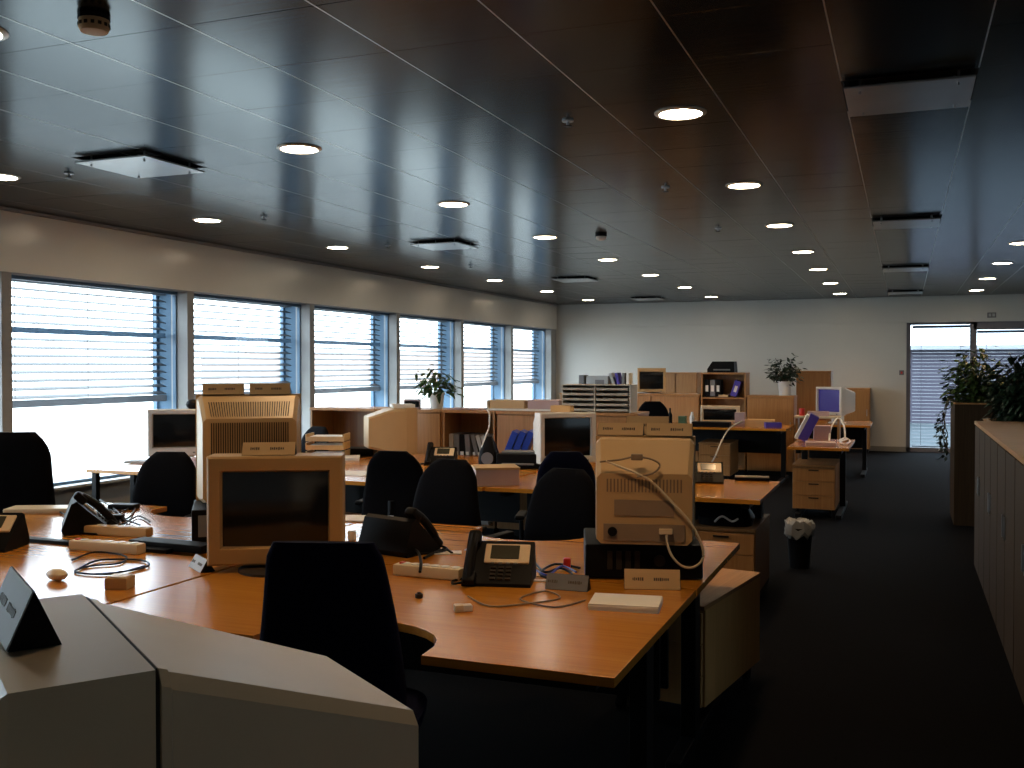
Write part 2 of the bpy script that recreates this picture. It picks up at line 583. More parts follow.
light0 = None
rown = ['nearest the windows', 'second from the windows', 'third from the windows', 'nearest the right cabinets']
ordn = ['above the camera', 'nearest of all', 'second', 'third', 'fourth', 'fifth', 'sixth', 'seventh', 'farthest, by the back wall']
for i, x in enumerate(LX):
    for j, y in enumerate(LY):
        if j == 0 or (i == 0 and j < 2) or (i == 3 and j < 5):
            continue
        lab = 'round recessed downlight in the ceiling row %s, %s' % (rown[i], ordn[j] if j in (0, 1, 8) else ordn[j] + ' from the front')
        if light0 is None:
            light0 = thing('downlight', lab, 'ceiling light', (x, y, H), 0, 'recessed downlights')
            MB().lathe([(.128, 0), (.128, -.004), (.118, -.009), (.106, -.010), (.104, -.004), (.104, 0)], seg=28).build('trim_ring', M_BRASS, light0)
            MB().cyl((0, 0, -.005), .103, .006, 28).build('lamp_glass', M_LAMP, light0)
            spot_beam(light0)
        else:
            c = copy_tree(light0)
            c.location = (x, y, H)
            c['label'] = lab

vn = ['nearest', 'second', 'third', 'farthest']
v0 = None
for q, (vx, vy) in enumerate(vents):
    lab = 'square ceiling air vent with lowered panel, %s in the row %s' % (vn[q % 4], 'near the windows' if q < 4 else 'above the aisle')
    if v0 is None:
        v0 = thing('ceiling_vent', lab, 'air vent', (vx, vy, H), 0, 'ceiling air vents')
        b = MB()
        for sx, sy, wx, wy in ((-.27, 0, .01, .54), (.27, 0, .01, .54), (0, -.267, .54, .01), (0, .267, .54, .01)):
            b.box((sx, sy, .05), (wx, wy, .10))
        b.box((0, 0, .11), (.54, .54, .01))
        b.build('vent_duct', mat('black_duct', (.006, .006, .006), .8), v0)
        MB().box((0, 0, -.028), (.53, .53, .012), bev=.003).build('vent_panel', mat('vent_panel_metal', (.45, .46, .47), .3, .85), v0)
        b = MB()
        for sx in (-.2, .2):
            for sy in (-.2, .2):
                b.cyl((sx, sy, .028), .006, .15, 8)
        b.build('hanger', M_STEEL, v0)
    else:
        c = copy_tree(v0)
        c.location = (vx, vy, H)
        c['label'] = lab

sp = None
for x, y, lab in ((-5.04, 5.0, 'small sprinkler head beside the nearest vent by the windows'), (-1.6, 4.86, 'small sprinkler head left of the big nearest downlight over the aisle'),
                  (-4.975, 7.03, 'small sprinkler head right of the second window row downlight'), (-4.97, 9.17, 'small sprinkler head left of the second vent by the windows'),
                  (-1.56, 6.92, 'small sprinkler head in the middle of the dark ceiling'), (-5.0, 11.36, 'small sprinkler head far along near the window wall'),
                  (-1.58, 9.15, 'small sprinkler head left of the fourth aisle downlight')):
    if sp is None:
        sp = thing('sprinkler', lab, 'sprinkler', (x, y, H), 0, 'ceiling sprinklers')
        MB().cyl((0, 0, -.004), .03, .008, 14).cyl((0, 0, -.015), .008, .03, 10).build('sprinkler_body', M_STEEL, sp)
        MB().cyl((0, 0, -.031), .022, .004, 14).build('deflector', M_DMET, sp)
    else:
        c = copy_tree(sp)
        c.location = (x, y, H)
        c['label'] = lab
t = thing('smoke_detector', 'round beige smoke detector with dark base on the ceiling at top left', 'smoke detector', (-2.70, 2.80, H))
MB().cyl((0, 0, -.008), .055, .016, 24).build('detector_base', M_BLACK, t)
MB().lathe([(.052, -.016), (.053, -.044), (.046, -.058), (.02, -.062)], seg=24).build('detector_head', M_CARD, t)
b = MB()
for k in range(14):
    a = k * 2 * math.pi / 14
    b.box((.052 * math.cos(a), .052 * math.sin(a), -.036), (.006, .012, .012), rz=a)
b.build('sensor_slots', M_SLOT, t)
t = thing('smoke_detector', 'small white detector on the ceiling in the middle of the room', 'smoke detector', (-2.68, 9.15, H))
MB().cyl((0, 0, -.012), .055, .024, 20).build('detector_base', M_BLACK, t)
MB().lathe([(.05, -.024), (.05, -.045), (.03, -.06)], seg=20).build('detector_head', M_WHITE, t)
t = thing('exit_sign', 'small dark exit sign on the back wall above the glazed door', 'sign', (1.42, YB - .042, 2.44))
MB().box((0, -.02, 0), (.14, .04, .09), bev=.004).build('sign_box', M_GREYB, t)
MB().box((-.03, -.042, 0), (.04, .003, .05)).box((.03, -.042, 0), (.04, .003, .05)).build('pictogram', M_LGREYB, t)
t = thing('door_access_switch', 'small dark switch on the wall left of the back door', 'switch', (-.04, YB, 1.43))
MB().box((0, -.012, 0), (.08, .024, .085), bev=.004).build('switch_plate', M_GREYB, t)
MB().box((0, -.026, 0), (.03, .006, .04), bev=.002).build('button', M_RED, t)


# ------------------------------------------------------------------ desks
def desk(x0, x1, y0, y1, label, notch=None, side=-1, z=.73, left_leg=True, right_leg=True, panel=True, slim=False):
    """side -1: the user's edge is the near one (y0)"""
    cx = (x0 + x1) / 2
    cy = (y0 + y1) / 2
    t = thing('desk', label, 'desk', (cx, cy, 0), 0, 'beech desks')
    hx, hy = (x1 - x0) / 2 - .003, (y1 - y0) / 2 - .003
    poly = [(-hx, -hy)]
    if notch:
        nx, nw, nd = notch[0] - cx, notch[1], notch[2]
        K = 14
        for k in range(K + 1):
            a = math.pi * k / K
            poly.append((nx - nw * math.cos(a), -hy + nd * math.sin(a) ** .75))
    poly += [(hx, -hy), (hx, hy), (-hx, hy)]
    if side > 0:
        poly = [(x, -y) for x, y in poly][::-1]
    MB().prism(poly, z - .028, z, bev=.0025).build('tabletop', M_WOOD, t)
    MB().prism([(x * .998, y * .998) for x, y in poly], z - .0285 + .003, z - .004).build('edge_band', M_EDGE, t)
    for sgn, on in ((-1, left_leg), (1, right_leg)):
        if on:
            b = MB()
            lx = sgn * (hx - .10)
            b.box((lx, 0, z - .05), (.05, 2 * hy - .16, .04), bev=.004)
            b.box((lx, -side * hy * .25, z / 2), (.06, .10, z - .08), bev=.006)
            b.box((lx, 0, .03), (.06, 2 * hy - .10, .045), bev=.008)
            b.build('leg', M_DMET, t)
    if slim:
        for yy in (-hy + .05, -.10, hy - .05):
            MB().box((-hx + .05, yy, (z - .03) / 2), (.045, .045, z - .03), bev=.004).build('leg', M_DMET, t)
    if panel:
        MB().box((0, -side * (hy - .06), z - .22), (2 * hx - .24, .02, .36), bev=.003).build('modesty_panel', M_DMET, t)
    return t


desk(-2.545, -.70, 2.53, 3.645, 'beech desk nearest the camera, holding the phone with the display and paper pad', notch=(-1.555, .285, .30))
desk(-4.42, -2.555, 2.53, 3.50, 'beech desk at left with mouse and tangled cables, bright with window glare', notch=(-3.5, .30, .30), right_leg=False)
desk(-2.655, -.70, 3.655, 4.69, 'beech desk behind the nearest one, holding the black computer', notch=(-1.7, .3, .3), side=1)
desk(-4.60, -2.665, 3.56, 4.69, 'beech desk behind the left one, holding the big monitor seen from the back', notch=(-3.7, .3, .3), side=1, right_leg=False)
desk(-2.64, -.81, 6.22, 7.30, 'beech desk in the middle of the room with phone and black monitor')
desk(-4.45, -2.65, 6.20, 7.30, 'beech desk behind the black chairs, with a white glare sheet at its left', right_leg=False)
desk(-6.05, -4.46, 6.15, 7.30, 'beech desk beside the windows, white with glare', panel=False, left_leg=False, slim=True)
desk(-4.45, -2.2, 7.31, 8.42, 'beech worktop against the low shelves, holding box, binders and monitor', panel=False)
desk(-4.97, -4.46, 7.31, 8.42, 'beech worktop by the windows holding the paper trays', panel=False)
desk(-1.10, -.50, 10.45, 11.75, 'small beech side desk with leaning violet binder and drawer unit below', left_leg=True)
desk(-3.9, -1.40, 13.2, 14.25, 'far beech desk with dark front panel, in front of the open bookcase', z=.74)
desk(-1.36, -.42, 14.55, 15.7, 'farthest beech desk with the blue screened monitor')
# desk under the foreground monitor (below the frame)
desk(-2.6, -.42, .55, 1.75, 'beech desk under the big foreground monitor')


# ------------------------------------------------------------------ drawer pedestals and cabinets
def pedestal(x, y, rz, label, w=.42, dp=.78, z1=.525, z0=.085, pm=None):
    pm = pm or M_CAB
    t = thing('drawer_pedestal', label, 'drawer unit', (x, y, 0), rz, 'drawer pedestals')
    h = z1 - z0
    MB().box((0, .01, z0 + h / 2), (w, dp - .02, h), bev=.004).build('cabinet_body', pm, t)
    MB().box((0, 0, z1 - .009), (w + .006, dp + .004, .02), bev=.003).build('top_board', M_CABT, t)
    for k in range(3):
        dz = (h - .03) / 3
        f = MB().box((0, -dp / 2 - .004, z0 + .004 + dz * (k + .5)), (w - .012, .016, dz - .006), bev=.002).build('drawer', pm, t)
        MB().box((0, -dp / 2 - .016, z0 + dz * (k + .85)), (.10, .012, .01), bev=.002).build('handle', M_DMET, f)
    for sx in (-1, 1):
        for sy in (-1, 1):
            MB().cyl((sx * (w / 2 - .05), sy * (dp / 2 - .06), .032), .032, .03, 14, rot=(0, R(90), 0)).box((sx * (w / 2 - .05), sy * (dp / 2 - .06), .07), (.02, .05, .04)).build('castor', M_BLACK, t)
    return t


pedestal(-.95, 4.69, R(-9), 'beech drawer pedestal under the desk corner nearest the aisle', w=.46, dp=.82, pm=M_PED_LIT)
pedestal(-1.07, 6.72, 0, 'beech drawer pedestal under the middle desk with black bag on top', w=.42, dp=.72)
pedestal(-.85, 11.0, 0, 'beech drawer pedestal under the small side desk', w=.42, dp=.8, z1=.54)
pedestal(-2.35, 13.75, 0, 'drawer pedestal in the shade under the far desk', w=.42, dp=.7)


def low_cabinet(name, label, x0, x1, y0, y1, h, doors=2, face='-y', open_front=False, shelves=1, group='beech storage units', dm=None):
    dm = dm or M_CAB
    t = thing(name, label, 'cabinet' if not open_front else 'bookcase', ((x0 + x1) / 2, (y0 + y1) / 2, 0), 0, group)
    w, dp = x1 - x0 - .004, y1 - y0 - .002
    if face == '-x':
        t.rotation_euler = (0, 0, R(-90))
        w, dp = dp, w
    MB().box((0, 0, .03), (w - .04, dp - .05, .06)).build('plinth', M_DMET, t)
    if open_front:
        b = MB()
        for sx in (-1, 1):
            b.box((sx * (w / 2 - .01), 0, .06 + (h - .08) / 2), (.02, dp, h - .08), bev=.002)
        b.box((0, dp / 2 - .006, .06 + (h - .08) / 2), (w - .04, .012, h - .08))
        b.build('carcass', M_CAB, t)
        for k in range(shelves + 1):
            MB().box((0, -.005, .07 + k * (h - .10) / (shelves + 1)), (w - .042, dp - .02, .02), bev=.002).build('shelf', M_CAB, t)
    else:
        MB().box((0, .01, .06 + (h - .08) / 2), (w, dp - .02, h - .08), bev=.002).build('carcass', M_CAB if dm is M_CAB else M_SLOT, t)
        dw = w / doors
        for k in range(doors):
            dd = MB().box((-w / 2 + dw * (k + .5), -dp / 2 + .004, .06 + (h - .09) / 2), (dw - .024, .018, h - .10), bev=.003).build('door', dm, t)
            MB().box((-w / 2 + dw * (k + .5) + (dw / 2 - .05) * (1 if k % 2 == 0 else -1), -dp / 2 - .010, h * .62), (.012, .014, .12), bev=.003).build('handle', M_STEEL, dd)
    MB().box((0, 0, h - .012), (w + .006, dp + .02, .026), bev=.003).build('top_board', M_CABT, t)
    return t


# right-hand row along the aisle (fronts face the aisle)
rl = ['at the far exposed end', 'second from the far end', 'third from the far end', 'nearest the camera']
for k in range(4):
    y1 = 8.20 - k * .96
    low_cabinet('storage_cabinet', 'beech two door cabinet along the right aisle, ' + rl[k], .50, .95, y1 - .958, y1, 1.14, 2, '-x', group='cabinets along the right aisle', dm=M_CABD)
for k in range(3):
    y1 = 8.20 - k * 1.2
    low_cabinet('storage_cabinet', 'beech cabinet standing back to back with the right aisle row, ' + ['far one', 'middle one', 'near one'][k], .975, 1.42, y1 - 1.198, y1, 1.14, 2, '-x', group='cabinets behind the right aisle row')
# planter boxes
def planter(label, x0, x1, y0, y1, h):
    t = thing('planter_box', label, 'planter', ((x0 + x1) / 2, (y0 + y1) / 2, 0))
    w, dp = x1 - x0, y1 - y0
    b = MB()
    b.box((0, -dp / 2 + .01, h / 2), (w, .02, h), bev=.003).box((0, dp / 2 - .01, h / 2), (w, .02, h), bev=.003)
    b.box((-w / 2 + .01, 0, h / 2), (.02, dp - .04, h), bev=.003).box((w / 2 - .01, 0, h / 2), (.02, dp - .04, h), bev=.003)
    b.box((0, 0, .05), (w - .04, dp - .04, .1))
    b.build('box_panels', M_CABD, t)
    b = MB()
    for sx, sy, ww, dd in ((0, -dp / 2 + .012, w + .01, .034), (0, dp / 2 - .012, w + .01, .034), (-w / 2 + .012, 0, .034, dp - .04), (w / 2 - .012, 0, .034, dp - .04)):
        b.box((sx, sy, h + .006), (ww, dd, .016), bev=.003)
    b.build('rim', M_CABT, t)
    MB().box((0, 0, h - .06), (w - .045, dp - .045, .03)).build('soil', M_SOIL, t)
    return t


planter('tall beech planter box at the end of the aisle, trailing vine on its left', .46, .95, 10.6, 11.5, 1.18)
planter('tall beech planter box holding the dark bushy plant behind the near cabinets', .62, 1.35, 8.55, 9.2, 1.10)

# low shelf row behind the middle desks, under the windows
low_cabinet('bookcase', 'open low bookcase under the window with dark interior, left end of the shelf row', -5.45, -4.72, 8.45, 8.85, 1.14, open_front=True, shelves=1)
low_cabinet('storage_cabinet', 'closed beech cabinet behind the side-on monitor in the shelf row', -4.71, -4.02, 8.45, 8.85, 1.14, 1)
low_cabinet('bookcase', 'open low bookcase with grey binders, under the white pot plant', -4.01, -3.48, 8.45, 8.85, 1.14, open_front=True, shelves=1)
low_cabinet('storage_cabinet', 'closed beech cabinet right of the grey binders in the shelf row', -3.47, -2.82, 8.45, 8.85, 1.14, 1)
low_cabinet('storage_cabinet', 'closed beech cabinet under the letter tray rack, right end of the shelf row', -2.81, -2.14, 8.45, 8.85, 1.14, 1)
# far row
low_cabinet('bookcase', 'tall open bookcase at the back with black printer on top', -2.74, -2.10, 14.5, 14.9, 1.455, open_front=True, shelves=3)
low_cabinet('storage_cabinet', 'beech cabinet at the back under the bushy plant in white pot', -2.09, -1.43, 14.5, 14.9, 1.13, 1)
low_cabinet('storage_cabinet', 'low far cabinet carrying the small monitor and magazine files', -4.9, -2.76, 14.5, 14.9, 1.14, 3)
low_cabinet('storage_cabinet', 'taller brown cabinet behind the far desks, right of the bushy plant', -1.53, -1.02, 15.75, 16.15, 1.475, 1)
low_cabinet('storage_cabinet', 'brown cabinet against the back wall behind the far small monitor', -4.35, -3.55, 18.4, 18.85, 1.43, 2)
low_cabinet('storage_cabinet', 'narrow beech cabinet against the back wall, left of the door', -1.0, -.56, 18.95, 19.37, 1.15, 1)


# ------------------------------------------------------------------ chairs
def ring(cx, cy, z, hw, ht, n=20, p=3.2):
    o = []
    for k in range(n):
        a = 2 * math.pi * k / n
        ca, sa = math.cos(a), math.sin(a)
        o.append((cx + hw * math.copysign(abs(ca) ** (2 / p), ca), cy + ht * math.copysign(abs(sa) ** (2 / p), sa), z))
    return o


def make_chair(label, m, top=1.05, wb=.215, wt=.15, square=False, arms=True, lower=.50):
    """origin on the floor, the sitter faces +y, so the outer back faces -y"""
    t = thing('office_chair', label, 'office chair', (0, 0, 0), 0, 'office chairs')
    prof = []
    N = 14
    for i in range(N + 1):
        f = i / N
        z = lower + (top - lower) * f
        w = wb + (wt - wb) * max(0, (f - .25) / .75) ** 1.2
        if f < .12:
            w *= .80 + .20 * (f / .12) ** .5
        e = .10 if square else .26
        if f > 1 - e:
            q = (f - (1 - e)) / e
            w *= (1 - (.10 if square else .42) * q ** 2.2)
        y = -.20 - .05 * f + .045 * math.sin(math.pi * f)
        th = .045 - .014 * f
        if i in (0, N):
            th *= .55
        prof.append(ring(0, y, z, w, th))
    b = MB()
    b.loft(prof)
    b.build('backrest', m, t, 50)
    MB().loft([ring(0, .03, .44, .20, .20, 24, 3), ring(0, .03, .455, .235, .23, 24, 3.4), ring(0, .03, .49, .24, .235, 24, 3.4), ring(0, .02, .51, .21, .21, 24, 3)]).build('seat', m, t, 50)
    MB().tube([(0, -.05, .43), (0, -.24, .43), (0, -.285, .50), (0, -.28, .68)], .022, 8).build('back_support', M_BLACK, t)
    MB().cyl((0, 0, .27), .028, .32, 16).cyl((0, 0, .42), .07, .04, 16).build('gas_lift', M_BLACK, t)
    for k in range(5):
        a = R(90 + 72 * k)
        d = Vector((math.cos(a), math.sin(a), 0))
        l = MB().tube([d * .02 + Vector((0, 0, .12)), d * .15 + Vector((0, 0, .115)), d * .29 + Vector((0, 0, .08))], .02, 8).build('base_leg', M_BLACK, t)
        MB().cyl(d * .29 + Vector((0, 0, .03)), .03, .04, 14, rot=(R(90), 0, a)).build('castor', M_BLACK, l)
    if arms:
        for sx in (-1, 1):
            MB().tube([(sx * .20, .0, .45), (sx * .275, .0, .46), (sx * .285, .0, .62)], .014, 8).build('arm_post', M_BLACK, t)
            MB().box((sx * .285, .01, .635), (.06, .24, .03), bev=.012).build('armrest', M_BLACK, t)
    return t


ch = make_chair('dark navy high-backed office chair pushed into the nearest desk, back to the camera', M_FABN, 1.058, .222, .160, True, False, .46)
ch.location = (-1.585, 2.64, 0)
ch.rotation_euler.z = R(18)
proto = make_chair('black office chair between the side-on desk phone and the upright phone', M_FABB, 1.0, .235, .165)
proto.location = (-2.50, 5.10, 0)
proto.rotation_euler.z = R(175)
for x, y, rz, sc, lab in ((-3.12, 5.98, 10, 1.0, 'black office chair in front of the side-on monitor at the middle desk'),
                          (-1.76, 4.98, 170, .985, 'black office chair left of the monitor seen from behind'),
                          (-4.31, 4.92, 195, 1.0, 'black office chair in front of the window-side monitor'),
                          (-5.30, 8.00, 160, .97, 'dark office chair partly hidden behind the paper trays'),
                          (-3.02, 12.75, 10, 1.10, 'black office chair at the far desk behind the letter trays')):
    c = copy_tree(proto)
    c.location = (x, y, 0)
    c.rotation_euler.z = R(rz)
    c.scale = (1, 1, sc)
    c['label'] = lab
c2 = make_chair('navy office chair half hidden behind the black chair beside the monitor back', M_FABN, 1.05, .20, .15)
c2.location = (-1.90, 5.78, 0)
c2.rotation_euler.z = R(15)
c3 = make_chair('tall black office chair at the left edge of the photo against the window', M_FABB, 1.15, .235, .19, False, True, .52)
c3.location = (-4.86, 4.33, 0)
c3.rotation_euler.z = R(215)


# ------------------------------------------------------------------ CRT monitors
def crt(label, loc, rz, w, h, bm, bd=.12, sd=.32, tw=.75, tz=(.10, .80), mid=None, stand=.06, slots=None, screen=M_SCR, marg=(.045, .045, .045, .085), top_z=None, sub=True):
    """origin on the surface below; front faces local -y; joint between bezel and casing at y=0"""
    t = thing('crt_monitor', label, 'computer monitor', loc, rz, 'cathode ray monitors')
    z0 = stand
    ml, mr, mt, mbm = marg
    hw = w / 2
    b = MB()
    # bezel frame (four mitred rails as one loop)
    t_ = bmesh.new()
    def loop(y, l, r, bt, tp):
        return [t_.verts.new((l, y, bt)), t_.verts.new((r, y, bt)), t_.verts.new((r, y, tp)), t_.verts.new((l, y, tp))]
    c_ = .008
    L = [loop(0, -hw, hw, z0, z0 + h), loop(-bd + c_, -hw, hw, z0, z0 + h), loop(-bd, -hw + c_, hw - c_, z0 + c_, z0 + h - c_),
         loop(-bd, -hw + ml, hw - mr, z0 + mbm, z0 + h - mt), loop(-bd + .02, -hw + ml + .008, hw - mr - .008, z0 + mbm + .008, z0 + h - mt - .008),
         loop(0, -hw + ml + .008, hw - mr - .008, z0 + mbm + .008, z0 + h - mt - .008)]
    for p, q in zip(L, L[1:] + L[:1]):
        for k in range(4):
            t_.faces.new((p[k], p[(k + 1) % 4], q[(k + 1) % 4], q[k]))
    bmesh.ops.recalc_face_normals(t_, faces=t_.faces)
    b._merge(t_)
    b.build('bezel', bm, t, 30)
    # slightly bulging screen
    b = MB()
    sw, sh = w - ml - mr - .010, h - mt - mbm - .010
    scx, scz = (ml - mr) / 2, z0 + mbm + (h - mt - mbm) / 2
    NX, NZ = 10, 8
    vs = [[b.bm.verts.new((scx + (i / NX - .5) * sw, -bd + .016 + .012 * ((i / NX - .5) ** 2 + (j / NZ - .5) ** 2) * 2, scz + (j / NZ - .5) * sh)) for i in range(NX + 1)] for j in range(NZ + 1)]
    for j in range(NZ):
        for i in range(NX):
            b.bm.faces.new((vs[j][i], vs[j][i + 1], vs[j + 1][i + 1], vs[j + 1][i]))
    b.build('screen', screen, t, 60)
    # casing
    secs = [(.0, hw - .004, z0 + .004, z0 + h - .004)]
    if mid:
        secs += [(sd * f, hw * a, z0 + h * c0, z0 + h * c1) for f, a, c0, c1 in mid]
    secs.append((sd, hw * tw, z0 + h * tz[0], z0 + h * tz[1]))
    def rr(y, a, lo, hi):
        c = .018
        return [(-a + c, y, lo), (a - c, y, lo), (a, y, lo + c), (a, y, hi - c), (a - c, y, hi), (-a + c, y, hi), (-a, y, hi - c), (-a, y, lo + c)]
    MB().loft([rr(*s) for s in secs]).build('casing', bm, t, 25)
    if slots:
        slots(t, secs)
    if stand > .015:
        MB().lathe([(.13 * w / .45, 0), (.13 * w / .45, .010), (.115 * w / .45, .018), (.07, .022), (.06, stand + .03)], (0, -.10 if bm is M_BEIG4 else sd * .35, 0), 24).build('swivel_base', M_SLOT if bm is M_BEIG4 else M_GREY, t, 40)
    if sub:
        MB().box((hw - mr - .04, -bd - .002, z0 + mbm * .45), (.02, .006, .012), bev=.002).build('power_button', M_GREYB, t)
    return t


def grille(nslots, z_lo, upper=True, dark=M_SLOT):
    def f(t, secs):
        (ya, wa, la, ha), (yb, wb, lb, hb) = secs[-2], secs[-1]
        b = MB()
        for k in range(nslots):
            q = (k + .5) / nslots - .5
            xb = q * 2 * (wb - .035)
            xa = q * 2 * (wa - .03)
            hwid = (wb - .035) / nslots * .42
            if upper:
                e = .0015
                p = [(xa * .94 - hwid, ya + .25 * (yb - ya), ha + .25 * (hb - ha) + e), (xa * .94 + hwid, ya + .25 * (yb - ya), ha + .25 * (hb - ha) + e),
                     (xb + hwid, yb - .012, hb - .06 * (hb - ha) + e + .004), (xb - hwid, yb - .012, hb + e + .004)]
                b.quad(p)
            z1 = hb - .02
            z0 = lb + (hb - lb) * z_lo
            b.box((xb, yb + .001, (z0 + z1) / 2), (2 * hwid, .004, z1 - z0))
        b.build('vent_slots', dark, t)
    return f


def card(loc, rz, label, w=.205, h=.07, dp=.06, face=M_CARD, words=((-.055, .035), (.03, .05)), two=False):
    """tent-shaped name card: printed front panel, dark ends"""
    t = thing('name_card', label, 'name card', loc, rz, 'tent name cards')
    MB().loft([[(-w / 2, -dp / 2, 0), (-w / 2, dp / 2, 0), (-w / 2, 0, h)], [(w / 2, -dp / 2, 0), (w / 2, dp / 2, 0), (w / 2, 0, h)]]).build('card_body', M_BLACK, t)
    a = math.atan2(dp / 2, h)
    n = (0, -math.cos(a), math.sin(a))
    L = math.hypot(h, dp / 2)
    MB().box((0, -dp / 4 + n[1] * .0015, h / 2 + n[2] * .0015), (w - .002, .002, L * .97), rx=-a).build('printed_panel', face, t)
    b = MB()
    rnd = random.Random(len(label))
    for c0, ww in words:
        x = c0 - ww / 2
        while x < c0 + ww / 2:
            lw = rnd.uniform(.0045, .008)
            lh = rnd.choice([.009, .011, .012])
            b.box((x + lw / 2, -dp / 4 + n[1] * .0030, h * .50 + n[2] * .003), (lw * .8, .0012, lh), rx=-a)
            x += lw + .0012
    b.build('lettering', M_INK, t)
    return t


def joint_lip(t, secs):
    (ya, wa, la, ha), (yb, wb, lb, hb) = secs[0], secs[-1]
    b = MB()
    for y0, y1 in ((.006, .022),):
        rr = []
        for y in (y0, y0 + .002, y1 - .002, y1):
            f = y / yb
            e = .003 if y0 < y < y1 else .0
            a, lo, hi = wa + (wb - wa) * f + e, la + (lb - la) * f, ha + (hb - ha) * f + e
            rr.append([(-a + .02, y, lo), (a - .02, y, lo), (a, y, lo + .02), (a, y, hi - .018), (a - .018, y, hi), (-a + .018, y, hi), (-a, y, hi - .018), (-a, y, lo + .02)])
        b.loft(rr)
    b.build('casing_lip', M_BEIGE, t, 25)
    rr = []
    for y, e in ((-.001, .0015), (.0055, .0015)):
        rr.append([(-wa - e, y, la), (wa + e, y, la), (wa + e, y, ha - .01), (wa - .01, y, ha + e), (-wa + .01, y, ha + e), (-wa - e, y, ha - .01)])
    MB().loft(rr).build('joint_groove', M_SLOT, t)


# foreground monitor, seen from behind and above
A = R(-35.6)
crt('big beige monitor in the foreground at lower left, seen from behind and above', (-1.043, 1.11, .73), A, .485, .42, M_BEIGE, .17, .39, .76, (.12, .655), None, .03,
    slots=joint_lip)
# front big CRT
crt('large beige monitor with dark screen on the nearest desk, behind the navy chair', (-2.39, 3.48, .73), R(27), .53, .432, M_BEIG4, .16, .28, .7, (.1, .8), None, .03, marg=(.05, .05, .055, .065))
# monitor with fan of vents seen from behind
tb = thing('desktop_computer', 'flat computer case beneath the monitor with the ribbed vent back', 'computer', (-3.0, 4.05, .73), R(37))
MB().box((0, .02, .075), (.46, .40, .15), bev=.006).build('case', M_BLACK, tb)
MB().box((0, -.185, .075), (.40, .012, .10), bev=.003).build('rear_panel', M_GREYB, tb)
crt('tall beige monitor seen from the back, with a wide ribbed vent grille', (-3.075, 4.21, .881), R(217), .515, .525, M_BEIG2, .10, .30, .84, (.05, .80), [(.35, .93, .0, .985)], .0,
    slots=grille(34, .42), sub=False)


def rear_detail(t, secs):
    grille(22, .74, False, mat('taupe_vent', (.20, .14, .09), .7))(t, secs)
    (yb, wb, lb, hb) = secs[-1]
    hh = hb - lb
    MB().box((-.0, yb + .002, lb + hh * .52), (wb * 1.25, .004, hh * .22)).build('rating_label', M_LAB, t)
    MB().box((0, yb + .002, lb + hh * .17), (wb * 1.7, .005, hh * .24)).build('connector_recess', M_LAB, t)
    MB().cyl((wb * .66, yb + .006, lb + hh * .18), .018, .012, 16, rot=(R(90), 0, 0)).build('power_socket', M_BLACK, t)
    MB().box((-wb * .45, yb + .012, lb + hh * .20), (.05, .024, .02), bev=.003).build('cable_plug', M_BEIGE, t)


PCX, PCY, PCA = -.985, 3.93, R(18)
t = thing('desktop_computer', 'black flat desktop computer under the beige monitor seen from the back', 'computer', (PCX, PCY, .73), PCA)
MB().box((0, 0, .07), (.45, .40, .13), bev=.008).build('case', M_BLACK, t)
b = MB()
for k in range(4):
    b.box((-.13 + k * .035, -.201, .075), (.02, .006, .07), bev=.002)
b.build('expansion_slots', M_SLOT, t)
MB().cyl((.06, -.203, .075), .022, .008, 18, rot=(R(90), 0, 0)).build('fan_grille', M_SLOT, t)
for sx in (-.18, .18):
    for sy in (-.15, .15):
        MB().cyl((sx, sy, .003), .014, .006, 12).build('foot', M_BLACK, t)
ca, sa = math.cos(PCA), math.sin(PCA)
crt('beige monitor seen from the back standing on the black computer, cable trailing over it', (PCX + .012, PCY + .03, .866), R(193), .40, .40, M_BEIG3, .07, .27, .90, (.02, .69), [(.45, .96, .0, .985)], .0,
    slots=rear_detail, sub=False)
# black-screen monitor at the middle desk
crt('beige monitor with black screen on the middle desk, its left side lit by the windows', (-2.55, 7.62, .73), R(38), .47, .40, M_WHITE, .14, .26, .7, (.1, .8), None, .05, marg=(.035, .035, .035, .05))
crt('beige monitor seen side-on on the worktop, papers on top', (-4.20, 8.0, .73), R(128), .45, .40, M_BEIG3, .10, .32, .66, (.12, .80), [(.4, .92, .02, .96)], .05)
crt('grey monitor with dark screen in front of the left window', (-5.84, 6.98, .73), R(32), .455, .40, M_GREY, .12, .26, .7, (.1, .8), None, .05, marg=(.035, .035, .035, .07))
crt('small monitor with dark screen far away on the back cabinet', (-3.52, 14.72, 1.14), R(12), .42, .36, M_BEIG3, .12, .22, .7, (.1, .8), None, .02, marg=(.03, .03, .05, .04))
M_BSCR = mat('blue_screen', (.02, .02, .06), .1)
crt('pale monitor with a blue reflection coloured into its screen at the farthest desk', (-.95, 15.0, .73), R(-32), .43, .40, M_WHITE, .10, .32, .72, (.1, .82), None, .12,
    screen=emis('screen_reflection_blue', (.025, .02, .11), .8), marg=(.03, .03, .03, .04))  # dim blue emission stands in for a reflection in the dark screen
crt('low beige monitor with dark screen on the far desk beside the bookcase', (-2.33, 13.75, .74), R(8), .52, .25, M_BEIGE, .12, .25, .8, (.1, .8), None, .02, marg=(.03, .04, .04, .05))

# ---- name cards
def on(u, v, z, rz, label, **k):
    p = at(u, v, z)
    return card(p, rz, label, **k)


